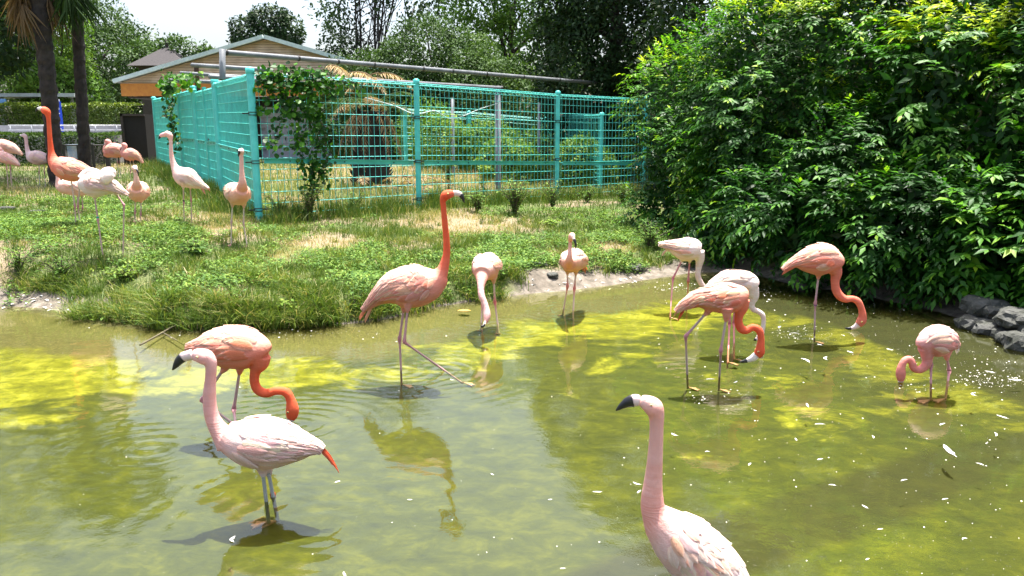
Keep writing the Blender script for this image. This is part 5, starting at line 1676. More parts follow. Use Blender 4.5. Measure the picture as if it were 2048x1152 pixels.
def rail(A, B, zA, zB, parent, off=.03):
    A, B = np.array([*A, zA], float), np.array([*B, zB], float)
    d = unit(B - A)
    nrm = np.array([-d[1], d[0], 0])
    if nrm[1] > 0: nrm = -nrm
    mb = MB()
    q = nrm * off
    up = np.array([0, 0, 1.0])
    for (o, w, hh) in ((0, .006, .075), (.02, .04, .008)):
        c = (A + B) / 2 + q + nrm * o + up * (0 if o == 0 else .035)
        R_ = Matrix((( d[0], nrm[0], 0), (d[1], nrm[1], 0), (d[2], 0, 1)))
        mb.box(c, (np.linalg.norm(B - A) - .13, w, hh), rot=R_)
    o = mb.build('rail', M_TURQ, parent)
    mb = MB()
    n = max(3, int(np.linalg.norm(B - A) / .75))
    for i in range(n):
        c = A + (B - A) * (i + .5) / n + nrm * (off + .004)
        mb.tube([c - nrm * .0, c + nrm * .008], .011, 6)
    mb.build('bolt', M_BLACK, o)
    return o


def clamp(base, z, r, parent, d):
    mb = MB()
    for dz in (-.02, .02):
        mb.tube([(base[0], base[1], z + dz - .006), (base[0], base[1], z + dz + .006)], r * 1.1, 12)
    mb.box((base[0] + d[0] * (r + .05), base[1] + d[1] * (r + .05), z), (.10, .02, .018), rz=math.atan2(d[1], d[0]))
    mb.box((base[0] - d[0] * (r + .05), base[1] - d[1] * (r + .05), z), (.10, .02, .018), rz=math.atan2(d[1], d[0]))
    return mb.build('clamp', M_BLACK, parent)


def ztop(y): return 2.55 + (0.019 * (y - 11.6))
def gz_at(p): return float(height(p[0], p[1]))


fr_root = root('wire_fence', 'long turquoise welded wire fence running from the corner post to the big bush', 'fence', (-3.9, 11.6, gz_at((-3.9, 11.6))))
Lc = np.array(fr_root.location)
cur = []
ztr = [2.55, 2.54, 2.53, 2.52, 2.50]
for i, p_ in enumerate(RF):
    g0 = gz_at(p_)
    po = post(np.array([p_[0], p_[1], g0 - .1]) - Lc, ztr[i] - g0 + .1 + .03, .056 if i == 0 else .048, fr_root)
    dvec = unit(np.array(RF[min(i + 1, 4)]) - np.array(RF[max(i - 1, 0)]))
    for zc in (1.95, 1.25 - .05 * i, .55):
        clamp(np.array([p_[0], p_[1]]) - Lc[:2], zc - Lc[2], .056, po, dvec)
for i in range(4):
    A, B = np.array(RF[i]), np.array(RF[i + 1])
    d = unit(B - A)
    a_, b_ = A + d * .06 - Lc[:2], B - d * .06 - Lc[:2]
    panel(a_, b_, (ztr[i] - .02 - Lc[2], ztr[i + 1] - .02 - Lc[2]), (gz_at(A) + .04 - Lc[2], gz_at(B) + .04 - Lc[2]), fr_root)
    z0, z1 = [1.27, 1.18, 1.07, 1.0, .95][i], [1.27, 1.18, 1.07, 1.0, .95][i + 1]
    rail(a_, b_, z0 - Lc[2], z1 - Lc[2], fr_root)

fl_root = root('wire_fence', 'turquoise wire fence running back from the corner post towards the dark hut', 'fence', (LF[3][0], LF[3][1], gz_at(LF[3])))
Lc = np.array(fl_root.location)
for i, p_ in enumerate(LF[1:], 1):
    g0 = gz_at(p_)
    if i == 2: continue
    post(np.array([p_[0], p_[1], g0 - .1]) - Lc, ztop(p_[1]) - g0 + .12, .06, fl_root)
    if i in (1, 3, 4): # doubled posts of the bays
        q_ = np.array([p_[0] + .08, p_[1] - .17])
        post(np.array([q_[0], q_[1], g0 - .1]) - Lc, ztop(p_[1]) - g0 + .04, .045, fl_root)
for i in (0, 3, 4, 5):
    A, B = np.array(LF[i]), np.array(LF[i + 1])
    d = unit(B - A)
    a_, b_ = A + d * .06 - Lc[:2], B - d * .06 - Lc[:2]
    panel(a_, b_, (ztop(A[1]) - .03 - Lc[2], ztop(B[1]) - .03 - Lc[2]), (gz_at(A) + .05 - Lc[2], gz_at(B) + .05 - Lc[2]), fl_root, wsp=.05)
    rail(a_, b_, gz_at(A) + .98 - Lc[2], gz_at(B) + .95 - Lc[2], fl_root)

g_root = root('wire_gate', 'turquoise wire gate with a rusty latch in the left fence', 'gate', (LF[1][0], LF[1][1], gz_at(LF[1])))
Lc = np.array(g_root.location)
A, B = np.array(LF[1]), np.array(LF[3])
d = unit(B - A)
a_, b_ = A + d * .10, B - d * .28
for q_, nm in ((a_, 'post'), (b_, 'post'), ((a_ + b_) / 2 - d * .05, 'post'), ((a_ + b_) / 2 + d * .05, 'post')):
    mb = MB()
    g0 = gz_at(q_)
    mb.box((q_[0] - Lc[0], q_[1] - Lc[1], (g0 + .1 + ztop(q_[1]) - .05) / 2 - Lc[2]), (.06, .06, ztop(q_[1]) - g0 - .15), rz=math.atan2(d[1], d[0]))
    mb.build('frame_upright', M_TURQ, g_root)
mid = (a_ + b_) / 2
for P0, P1 in ((a_ + d * .04, mid - d * .09), (mid + d * .09, b_ - d * .04)):
    panel(P0 - Lc[:2], P1 - Lc[:2], (ztop(P0[1]) - .1 - Lc[2], ztop(P1[1]) - .1 - Lc[2]), (gz_at(P0) + .12 - Lc[2], gz_at(P1) + .12 - Lc[2]), g_root, wsp=.05)
    rail(P0 - Lc[:2], P1 - Lc[:2], gz_at(P0) + .98 - Lc[2], gz_at(P1) + .97 - Lc[2], g_root)
mb = MB()
lq = mid + np.array([.05, -.06])
mb.box((lq[0] - Lc[0], lq[1] - Lc[1], gz_at(mid) + .98 - Lc[2]), (.09, .03, .16), rz=math.atan2(d[1], d[0]))
mb.box((lq[0] - Lc[0], lq[1] - .02 - Lc[1], gz_at(mid) + 1.04 - Lc[2]), (.30, .02, .025), rz=math.atan2(d[1], d[0]))
mb.build('latch', M_RUST, g_root)

# fences at the back and side of the pen
for lb, pts_, hh in (('turquoise wire fence at the back of the pen, seen through the front wires', [(-3.2, 23.6), (-1.3, 24.0), (1.0, 24.4)], 1.75),
                     ('turquoise wire fence closing the right side of the pen near the bush', [(1.15, 24.3), (2.15, 19.0)], 1.85)):
    rt = root('wire_fence', lb, 'fence', (pts_[0][0], pts_[0][1], gz_at(pts_[0])))
    Lc = np.array(rt.location)
    for q_ in pts_:
        post(np.array([q_[0], q_[1], gz_at(q_) - .1]) - Lc, hh + .12, .05, rt)
    for A, B in zip(pts_[:-1], pts_[1:]):
        A, B = np.array(A), np.array(B)
        panel(A - Lc[:2], B - Lc[:2], (gz_at(A) + hh - Lc[2], gz_at(B) + hh - Lc[2]), (gz_at(A) + .05 - Lc[2], gz_at(B) + .05 - Lc[2]), rt, wsp=.15)
        rail(A - Lc[:2], B - Lc[:2], gz_at(A) + .8 - Lc[2], gz_at(B) + .8 - Lc[2], rt)

# grey pipe framework over the pen
pf = root('pipe_frame', 'grey steel pipe framework standing over the fenced pen', 'pipe frame', (-4.9, 13.2, gz_at((-4.9, 13.2))))
Lc = np.array(pf.location)


def pipe(P0, P1, r, collars=(), name='pipe'):
    mb = MB()
    P0, P1 = np.array(P0), np.array(P1)
    mb.tube([P0 - Lc, P0 * .995 + P1 * .005 - Lc, P1 - Lc], r, 10)
    o = mb.build(name, M_PIPE, pf, True)
    d_ = unit(P1 - P0)
    for c in collars:
        q = P0 + (P1 - P0) * c
        mb = MB()
        mb.tube([q - d_ * .02 - Lc, q + d_ * .02 - Lc], r * 1.14, 10)
        mb.build('collar', M_BLACK, o, True)
    return o


a0 = at_y(440, 104, 13.4); a1 = at_y(1192, 166, 21.5)
pipe(a0, a1, .045, (.01, .14, .22, .30, .42, .5, .6, .72, .85))
b0 = at_y(445, 103, 13.4)
b1 = at_y(445, 158, 13.4)
pipe(b1, b0 + np.array([0, 0, .04]), .05, name='upright')
pipe(at_y(418, 153, 13.45), at_y(600, 166, 14.6), .04, (.12,))
pipe(at_y(384, 130, 15.6), at_y(545, 141, 14.6), .04)
pipe(at_y(545, 150, 14.6), at_y(1005, 177, 16.6), .045, (.5, .995))
pipe(at_y(362, 146, 17), at_y(510, 156, 15.5), .038)
pipe(at_y(330, 160, 19.5), at_y(470, 166, 17), .04)
c0 = at_y(996, 172, 16.6)
pipe([c0[0], c0[1], gz_at(c0) - .05], c0, .06, name='upright')
c0 = at_y(905, 196, 21)
pipe([c0[0], c0[1], gz_at(c0) - .05], c0, .045, name='upright')
c0 = at_y(1078, 205, 21.5)
pipe([c0[0], c0[1], gz_at(c0) - .05], c0, .04, name='upright')
for (pxx, pyt, yy) in ((392, 128, 17.1), (373, 144, 18.8), (338, 153, 22.0), (326, 160, 23.3)):
    q = at_y(pxx, pyt, yy)
    mb = MB()
    mb.tube([np.array([q[0], q[1], ztop(q[1]) - .5]) - Lc, q - Lc + [0, 0, -.1], q - Lc], [.05, .05, .055], 8)
    o = mb.build('rusty_upright', M_RUST, pf, True)
    tag(o, 'dark rusty upright with a flaking top')
    mb = MB()
    mb.box(q - Lc + np.array([0, 0, -.02]), (.17, .1, .07))
    mb.build('clamp', M_RUST, o)
# sagging cable between the middle post and the pen
mb = MB()
cp = catmull(np.array([at_y(*k_) for k_ in ((730, 195, 15), (790, 212, 14.6), (830, 228, 14.2), (870, 222, 15.5), (905, 238, 16), (960, 218, 16.4), (1000, 205, 16.5))]), 6)
mb.tube(list(cp), .009, 5)
tag(mb.build('hanging_cable', simple('cable_pale', (0.5, 0.6, 0.58), 0.5), None, True), 'pale cable sagging behind the second fence post', 'cable')

# ------------------------------------------------------------------ vines on the fence


def vine(label, strands, nper, size, seed, tints=(.0, .5), nsing=0, mat=None):
    rs_ = np.random.default_rng(seed)
    P0 = np.array(strands[0][0], float)
    rt = root('climbing_vine', label, 'vine', P0)
    mb = MB()
    AP, AD = [], []
    for st in strands:
        c = catmull(np.array(st, float), 8)
        c = c + rs_.normal(size=c.shape) * .02
        ra = np.full(len(c), .006)
        Vs, Fs = sweep(c - P0, ra, ra, None, 5)
        mb.add(Vs, Fs)
        L = np.linalg.norm(np.diff(c, axis=0), axis=1).sum()
        m = int(nper * L)
        ix = rs_.integers(0, len(c), m)
        AP.append(c[ix] + rs_.normal(size=(m, 3)) * [.07, .05, .06] - P0)
    mb.build('stem', M_TWIG, rt, True)
    AP = np.vstack(AP)
    n = len(AP)
    AD = unit(rdir(n, rs_) * .8 + np.array([0, -.3, -.7]))
    AN = unit(np.array([0, -.5, .7])[None] + rdir(n, rs_) * .6)
    sz = size * rs_.uniform(.6, 1.3, n)
    tt = rs_.uniform(tints[0], tints[1], n)
    mt = mat or M_GREENS['bush']
    ns = min(nsing, n)
    if ns:
        mm = []
        for b in range(3):
            me = leaf_mesh('leaf', np.zeros((1, 3)), np.array([[0, 1.0, 0]]), np.array([[0, 0, 1.0]]), np.ones(1), np.array([tints[0] + (tints[1] - tints[0]) * (b + .5) / 3]), T_ROUND)
            me.materials.append(mt); mm.append(me)
        X, Y, Z = basis(AD, AN)
        for i in range(ns):
            o = bpy.data.objects.new('leaf', mm[i % 3])
            COL.objects.link(o); o.parent = rt
            Mx = Matrix(((X[i][0], Y[i][0], Z[i][0]), (X[i][1], Y[i][1], Z[i][1]), (X[i][2], Y[i][2], Z[i][2])))
            o.matrix_local = Matrix.LocRotScale(Vector(AP[i]), Mx.to_quaternion(), Vector((sz[i],) * 3))
    if n > ns:
        f_ = link('foliage', leaf_mesh('foliage', AP[ns:], AD[ns:], AN[ns:], sz[ns:], tt[ns:], T_ROUND), mt, rt)
        tag(f_, kind='stuff')
    return rt


def onf(px, py, off=-.06):
    """a point on the plane of the right fence, a little in front of it"""
    A, B = np.array(RF[0]), np.array(RF[1]) if px < 835 else np.array(RF[2])
    v = ray(px, py)
    d = B - A
    nrm = np.array([-d[1], d[0]]) / np.hypot(*d)
    t_ = (A @ nrm) / (v[:2] @ nrm)
    P = CAM + v * t_
    P[:2] += nrm * off * (1 if nrm[1] > 0 else -1)
    return P


vine('dense climbing vine draped over the top of the fence right of the corner post',
     [[onf(515, 160), onf(560, 145), onf(620, 150), onf(690, 165)], [onf(520, 150), onf(580, 140), onf(650, 155), onf(720, 170)], [onf(510, 175), onf(570, 168), onf(630, 175), onf(680, 180)], [onf(540, 150), onf(565, 190), onf(600, 215), onf(640, 235)], [onf(580, 150), onf(600, 190), onf(615, 240), onf(600, 280)],
      [onf(620, 150), onf(625, 200), onf(640, 250)], [onf(530, 165), onf(535, 200), onf(520, 220)], [onf(595, 160), onf(575, 200), onf(580, 240)], [onf(640, 160), onf(610, 175), onf(570, 170)],
      [onf(560, 215), onf(590, 225), onf(625, 215)], [onf(560, 230), onf(548, 270), onf(545, 300)], [onf(590, 240), onf(595, 280), onf(598, 305)]], 72, .085, 71, (.05, .7), 200)
vine('thin vine climbing the fence wires between ground and rail under the draped vine',
     [[onf(640, 235), onf(632, 290), onf(625, 340), onf(615, 400)], [onf(645, 260), onf(650, 310), onf(640, 350)], [onf(600, 290), onf(625, 330), onf(635, 380)], [onf(610, 420), onf(620, 360), onf(600, 320)]], 75, .075, 72, (.05, .55), 120)
lf_ = lambda yy, z, o=.08: np.array([-3.9 - .573 * (yy - 11.6) + .87 * -o - .0, yy - .5 * o, z])
vine('vine hanging down the second bay of the left fence near the gate', [[lf_(18.4, 3.1), lf_(18.3, 2.6), lf_(18.5, 2.0), lf_(18.3, 1.5)], [lf_(18.0, 3.0), lf_(18.6, 2.8), lf_(19.2, 2.9)], [lf_(18.9, 2.8), lf_(18.6, 2.2), lf_(18.2, 1.3)]], 60, .10, 73, (.1, .6), 60)
vine('leafy tangle on the rusty uprights above the left fence', [[at_y(395, 150, 15.5), at_y(370, 160, 16.5), at_y(350, 175, 17)], [at_y(340, 165, 19), at_y(330, 178, 19.5), at_y(322, 165, 20)]], 40, .11, 74, (.3, .8), 30)

# ------------------------------------------------------------------ palm and fronds in the pen


def frond(P0, dirh, L, rise, droop, nleaf, lw, ll, mat, parent, rs_, tint=(.2, .7), hang=.4, P0rel=True):
    """a feather-shaped palm leaf: rachis with two rows of leaflets"""
    m = 12
    tt = np.linspace(0, 1, m)
    dirh = unit(np.array([dirh[0], dirh[1], 0.0]))
    C = np.array(P0)[None] + dirh[None] * (L * tt * (1 - .15 * tt))[:, None] + np.array([0, 0, 1.0])[None] * (rise * L * tt - droop * L * tt ** 2)[:, None]
    mb = MB()
    R_ = np.linspace(.016, .004, m)
    Vs, Fs = sweep(C, R_, R_, None, 5)
    T, S, U = frames(C, np.cross(dirh, [0, 0, 1.0]))
    f = np.linspace(.12, 1, nleaf)
    ix = (f * (m - 1)).astype(int).clip(0, m - 2)
    fr = (f * (m - 1) - ix)[:, None]
    Q = C[ix] * (1 - fr) + C[ix + 1] * fr
    AP, AD, AN, AS = [], [], [], []
    for sg in (-1, 1):
        d = unit(T[ix] * .55 + S[ix] * sg * .85 + np.array([0, 0, -hang]) + rs_.normal(size=(nleaf, 3)) * .12)
        AP.append(Q); AD.append(d); AN.append(unit(U[ix] * (1 if U[0][2] > 0 else -1) + rs_.normal(size=(nleaf, 3)) * .2))
        AS.append(ll * np.sin(f * 2.6 + .35).clip(.25, 1) * rs_.uniform(.8, 1.15, nleaf))
    AP, AD, AN = map(np.vstack, (AP, AD, AN)); AS = np.concatenate(AS)
    X, Y, Z = basis(AD, AN)
    tv, tf = T_LEAF
    W = np.full(len(AS), lw * 2.2)
    LV = AP[:, None] + X[:, None] * (tv[None, :, 0:1] * W[:, None, None]) + Y[:, None] * (tv[None, :, 1:2] * AS[:, None, None]) + Z[:, None] * (tv[None, :, 2:3] * AS[:, None, None])
    k = len(tv)
    LFc = (tf[None] + (np.arange(len(AP)) * k)[:, None, None]).reshape(-1, 3)
    nV = len(Vs)
    q4 = np.array([f_ for f_ in Fs if len(f_) == 4]); q3 = np.array([f_ for f_ in Fs if len(f_) == 3])
    tn = np.concatenate([np.full(nV, .3), np.repeat(rs_.uniform(tint[0], tint[1], len(AP)), k)])
    me = mesh_np('frond', np.vstack([Vs, LV.reshape(-1, 3)]), [q4, np.vstack([q3, LFc + nV])], False, {'tint': tn})
    return link('frond', me, mat, parent)


rs = np.random.default_rng(31)
px0 = at_y(742, 330, 17.2)
pb = np.array([px0[0], 17.2, gz_at((px0[0], 17.2))])
pr = root('squat_palm', 'squat palm inside the pen with a thick dark trunk and drooping dead fronds', 'palm', pb)
mb = MB()
mb.tube([(0, 0, -.1), (0, 0, .3), (.02, 0, 1.0), (.02, 0, 1.6)], [.42, .40, .36, .30], 14)
for i in range(140):
    a_ = rs.uniform(0, 2 * PI); z_ = rs.uniform(.0, 1.6)
    r_ = .40 - .05 * z_
    p_ = np.array([math.cos(a_) * r_, math.sin(a_) * r_, z_])
    o_ = np.array([math.cos(a_) * .09, math.sin(a_) * .09, .10])
    mb.tube([p_ - o_ * .3, p_ + o_], [.03, .012], 5)
mb.build('trunk', M_BARK, pr)
for i in range(15):
    a_ = i * 2 * PI / 15 + rs.normal() * .1
    frond((0, 0, 1.65), (math.cos(a_), math.sin(a_)), rs.uniform(1.0, 1.5), rs.uniform(.55, .9), rs.uniform(.6, 1.0), 30, .018, .26, M_GREENS['mid'] if i % 3 else M_GREENS['dead'], pr, rs, (.1, .7))
for i in range(13):
    a_ = i * 2 * PI / 13 + rs.normal() * .15
    frond((math.cos(a_) * .15, math.sin(a_) * .15, 1.6), (math.cos(a_), math.sin(a_)), rs.uniform(.5, .85), rs.uniform(.0, .35), rs.uniform(1.2, 2.2), 24, .018, .24, M_GREENS['dead'], pr, rs, (.0, .8), hang=1.0)
for (pxx, pyy, yy, L_, a_) in ((690, 150, 15.2, 1.2, .4), (740, 150, 16, 1.1, 1.2), (770, 160, 16.4, 1.0, 2.4), (650, 135, 15, .8, .2)):
    q = at_y(pxx, pyy, yy) - pb
    frond(q, (math.cos(a_), math.sin(a_) - 1.0), L_, .3, .6, 30, .02, .28, M_GREENS['dead'], pr, rs, (.3, 1), hang=.5)
# heap of fallen dead fronds
hp = root('dead_frond_heap', 'heap of fallen brown palm fronds lying in the straw inside the pen', 'dead fronds', (pb[0] + 1.0, 16.2, gz_at((pb[0] + 1.0, 16.2))))
for i in range(12):
    a_ = rs.uniform(0, 2 * PI)
    frond((rs.normal() * .35, rs.normal() * .3, .1 + rs.random() * .25), (math.cos(a_), math.sin(a_)), rs.uniform(.6, 1.0), .25, .35, 22, .016, .2, M_GREENS['dead'], hp, rs, (.2, 1), hang=.3)

# ------------------------------------------------------------------ the two tall palms at the left


def fan_palm(label, tx, ty, px_top, r0, r1, top, seed, bend):
    rs_ = np.random.default_rng(seed)
    b = np.array([tx, ty, gz_at((tx, ty)) - .05])
    rt = root('palm_tree', label, 'palm tree', b)
    tpx = at_y(px_top, 0, ty)
    tp = np.array([tx + (tpx[0] - tx) * (top - b[2]) / (tpx[2] - b[2]), ty, top]) - b
    m = 60
    tt = np.linspace(0, 1, m)
    C = np.outer(tt, tp) + np.outer(np.sin(tt * PI) * bend, [1, 0, 0])
    R_ = (r0 * (1 - tt) + r1 * tt) * (1 + .07 * np.sin(tt * m * 2.1)) * (1 + .25 * np.exp(-tt / .03))
    V_, F_ = sweep(C, R_, R_, None, 14)
    V_ = V_ + rs_.normal(size=V_.shape) * .008
    mb = MB(); mb.add(V_, F_)
    mb.build('trunk', M_BARK, rt)
    crown = C[-1]
    # fan leaves: radiating stiff segments on a stalk
    for i in range(22):
        a_ = rs_.uniform(0, 2 * PI); el = rs_.uniform(-.5, 1.2)
        d = np.array([math.cos(a_) * math.cos(el), math.sin(a_) * math.cos(el), math.sin(el)])
        Ls = rs_.uniform(.6, .9)
        P1 = crown + d * Ls
        hub = P1
        seg = 26
        ang = np.linspace(-1.9, 1.9, seg)
        s_ = unit(np.cross(d, [0, 0, 1.0])); u_ = np.cross(s_, d)
        dd = d[None] * np.cos(ang)[:, None] + s_[None] * np.sin(ang)[:, None] + np.array([0, 0, -.25])[None]
        ll = np.full(seg, .62) * rs_.uniform(.85, 1.1, seg)
        X, Y, Z = basis(dd, np.tile(u_, (seg, 1)))
        tv, tf = T_LEAF
        LV = hub[None, None] + X[:, None] * (tv[None, :, 0:1] * .13) + Y[:, None] * (tv[None, :, 1:2] * ll[:, None, None]) + Z[:, None] * (tv[None, :, 2:3] * ll[:, None, None] * 1.5)
        LFc = (tf[None] + (np.arange(seg) * 5)[:, None, None]).reshape(-1, 3)
        pth = catmull(np.array([crown, (crown + P1) / 2 + [0, 0, .05], P1]), 3)
        Vs, Fs = sweep(pth, np.full(len(pth), .014), np.full(len(pth), .014), None, 5)
        q4 = np.array([f_ for f_ in Fs if len(f_) == 4]); q3 = np.array([f_ for f_ in Fs if len(f_) == 3])
        me = mesh_np('frond', np.vstack([Vs, LV.reshape(-1, 3)]), [q4, np.vstack([q3, LFc + len(Vs)])], False, {'tint': np.full(len(Vs) + seg * 5, rs_.uniform(.2, .7))})
        link('frond', me, M_GREENS['mid'], rt)
    return rt, b, C


pt1, pb1, C1 = fan_palm('thick shaggy palm trunk nearest the left edge with dead fronds hanging from above', at_y(106, 300, 17)[0], 17.0, 74, .145, .19, 6.4, 5, .05)
pt2, pb2, C2 = fan_palm('slender straight dark palm trunk, second from the left', at_y(170, 330, 18)[0], 18.0, 154, .125, .115, 6.6, 6, -.02)
rs = np.random.default_rng(77)
for par, pb_, anchors, mt, num in ((pt1, pb1, [(45, -25), (60, -30), (35, -15), (100, -30)], 'dead', 12), (pt1, pb1, [(120, -30), (135, -20)], 'mid', 5), (pt2, pb2, [(135, -40), (150, -40), (120, -30)], 'mid', 8)):
    for i in range(num):
        a = anchors[i % len(anchors)]
        q = at_y(a[0] + rs.normal() * 10, a[1] + rs.normal() * 18, 17 + rs.normal() * .25) - pb_
        seg = 15
        ang = np.linspace(-.55, .55, seg)
        lean_ = rs.normal() * .18
        dd = np.stack([np.sin(ang + lean_), rs.normal(size=seg) * .15, -np.cos(ang + lean_)], 1)
        ll = rs.uniform(.55, 1.1, seg)
        X, Y, Z = basis(dd, np.tile([0.1, -1, .2], (seg, 1)) + rs.normal(size=(seg, 3)) * .4)
        tv, tf = T_LEAF
        LV = q[None, None] + X[:, None] * (tv[None, :, 0:1] * .09) + Y[:, None] * (tv[None, :, 1:2] * ll[:, None, None]) + Z[:, None] * (tv[None, :, 2:3] * ll[:, None, None])
        LFc = (tf[None] + (np.arange(seg) * 5)[:, None, None]).reshape(-1, 3)
        o = link('frond', mesh_np('frond', LV.reshape(-1, 3), LFc, False, {'tint': np.full(seg * 5, rs.uniform(.0, .45))}), M_GREENS[mt], par)
        if mt == 'dead': o['label'] = 'dead brown frond hanging down'

# ------------------------------------------------------------------ building with the wooden gable
BY = 30.0
M_PLANK = simple('siding_wood', (0.66, 0.50, 0.36), 0.7, bump=0.5, bscale=25, col2=(0.48, 0.34, 0.22), vscale=2.5)
M_ORB = simple('beam_orange', (0.50, 0.20, 0.025), 0.6, bump=0.2, col2=(0.42, 0.15, 0.02))
M_TRIM = simple('trim_mint', (0.55, 0.66, 0.62), 0.5, col2=(0.42, 0.52, 0.5))
M_ROOF = simple('roof_metal', (0.22, 0.26, 0.26), 0.6)
M_BLOCK = simple('block_pale', (0.46, 0.44, 0.48), 0.9, bump=0.6, bscale=22, col2=(0.36, 0.35, 0.38))
M_DARKW = simple('dark_timber', (0.045, 0.035, 0.03), 0.8)
el, pk, er_ = at_y(236, 165, BY), at_y(532, 79, BY), at_y(828, 166, BY)
bg = gz_at((pk[0], BY))
bd = root('gabled_building', 'low building with a wide wood-sided gable and orange beam behind the fenced pen', 'building', (pk[0], BY, bg))
Lb = np.array([pk[0], BY, bg])
hw, ze, zp = (er_[0] - el[0]) / 2, (el[2] + er_[2]) / 2 - bg, pk[2] - bg
npl = 17
shp = MB()
for i in range(npl):
    z0 = ze + (zp - ze) * i / npl; z1 = ze + (zp - ze) * (i + .88) / npl
    x0 = hw * (1 - i / npl); x1 = hw * (1 - (i + .88) / npl)
    mb = MB()
    yo, yi = -.035, .0
    V_ = [(-x0, yo - .02, z0), (x0, yo - .02, z0), (x1, yo, z1), (-x1, yo, z1), (-x0, .04, z0), (x0, .04, z0), (x1, .04, z1), (-x1, .04, z1)]
    mb.add(V_, [(0, 1, 2, 3), (5, 4, 7, 6), (0, 4, 5, 1), (1, 5, 6, 2), (2, 6, 7, 3), (3, 7, 4, 0)])
    mb.build('plank', M_PLANK, bd)
mb = MB()
mb.add([(-hw, .05, ze), (hw, .05, ze), (0, .05, zp)], [(0, 1, 2)])
mb.build('gable_backing', M_DARKW, bd)
for sg in (-1, 1):
    # roof slab and mint verge
    mb = MB()
    dx, dz = hw * 1.02, (zp - ze) * 1.02
    n_ = unit(np.array([dz * sg, 0, dx]))
    for (ya, yb, th, nm, mt, up_) in ((-.25, 11, .10, 'roof', M_ROOF, .02), (-.33, -.24, .14, 'verge_trim', M_TRIM, .0)):
        mb = MB()
        top_ = np.array([0, 0, zp]) + n_ * up_
        bot_ = np.array([sg * dx, 0, zp - dz]) + n_ * up_
        Vq = []
        for yy in (ya, yb):
            for P_ in (top_, bot_, bot_ + n_ * th, top_ + n_ * th):
                Vq.append((P_[0], yy, P_[2]))
        mb.add(Vq, [(0, 1, 2, 3), (7, 6, 5, 4), (0, 4, 5, 1), (1, 5, 6, 2), (2, 6, 7, 3), (3, 7, 4, 0)])
        mb.build(nm, mt, bd)
mb = MB(); mb.box((0, -.06, ze - .26), (hw * 2 - .1, .12, .46)); mb.build('beam', M_ORB, bd)
for sg in (-1, 1):
    mb = MB(); mb.box((sg * (hw - .45), 4.0, ze - .26), (.12, 8, .46)); mb.build('beam', M_ORB, bd)
mb = MB(); mb.box((0, 5.2, ze - .52), (hw * 2 - .3, 10, .05)); mb.build('soffit', M_DARKW, bd)
# pale block wall, each block its own
wl0, wl1 = at_y(508, 300, BY)[0] - Lb[0], at_y(835, 300, BY)[0] - Lb[0]
zt_ = at_y(600, 222, BY)[2] - bg
bw, bh = .40, .20
blk = MB(); blk.box((0, 0, 0), (bw - .012, .14, bh - .012)); o0 = blk.build('block', M_BLOCK, bd)
bm0 = o0.data
ncol, nrow = int((wl1 - wl0) / bw), int(zt_ / bh) + 1
first = True
for r in range(nrow):
    for c in range(ncol):
        o = o0 if first else bpy.data.objects.new('block', bm0)
        if not first: COL.objects.link(o); o.parent = bd
        first = False
        o.location = (wl0 + bw * (c + .5 + .5 * (r % 2)), .95 + rs.normal() * .002, bh * (r + .5))
mb = MB(); mb.box(((wl0 + wl1) / 2, 1.06, zt_ / 2), (wl1 - wl0, .1, zt_)); mb.build('wall', M_BLOCK, bd)
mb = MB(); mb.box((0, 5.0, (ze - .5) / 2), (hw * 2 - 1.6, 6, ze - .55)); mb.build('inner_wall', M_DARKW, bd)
for xx, ww in ((-hw + 1.25, .5), (wl0 - .15, .2), (wl1 + .15, .25)):
    mb = MB(); mb.box((xx, .6, (ze - .5) / 2), (ww, .25, ze - .5)); mb.build('column', M_DARKW, bd)
# dark hut box by the fence end
q0, q1 = at_y(241, 228, 25.4), at_y(297, 320, 25.4)
mb = MB()
gzz = gz_at((q0[0], 25.4))
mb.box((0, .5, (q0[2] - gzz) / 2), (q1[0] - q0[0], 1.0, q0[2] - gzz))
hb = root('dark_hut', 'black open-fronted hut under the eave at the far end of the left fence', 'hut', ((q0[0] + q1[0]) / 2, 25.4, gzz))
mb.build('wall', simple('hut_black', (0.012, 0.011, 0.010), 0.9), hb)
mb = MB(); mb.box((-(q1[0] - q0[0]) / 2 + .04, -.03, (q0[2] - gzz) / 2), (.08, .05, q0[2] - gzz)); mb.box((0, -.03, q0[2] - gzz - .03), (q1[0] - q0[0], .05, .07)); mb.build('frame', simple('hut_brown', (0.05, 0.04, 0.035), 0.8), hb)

# small hipped roof far behind
q = at_y(338, 150, 44)
hr = root('hipped_pavilion', 'small pavilion with a dark hipped roof and finial behind the gable', 'pavilion', (q[0], 44, gz_at((q[0], 44))))
zr0, zr1 = at_y(335, 136, 44)[2] - hr.location.z, at_y(335, 92, 44)[2] - hr.location.z
mb = MB()
w_ = 1.55
mb.add([(-w_, -w_, zr0), (w_, -w_, zr0), (w_, w_, zr0), (-w_, w_, zr0), (0, 0, zr1)], [(0, 1, 4), (1, 2, 4), (2, 3, 4), (3, 0, 4), (3, 2, 1, 0)])
mb.build('roof', simple('roof_dark', (0.030, 0.026, 0.028), 0.85, bump=.6, bscale=12), hr)
mb = MB(); mb.tube([(0, 0, zr1 - .1), (0, 0, zr1 + .28), (0, 0, zr1 + .3)], [.10, .07, .03], 8); mb.build('finial', M_DARKW, hr)
mb = MB(); mb.box((0, 0, zr0 / 2), (2.2, 2.2, zr0)); mb.build('wall', M_DARKW, hr)

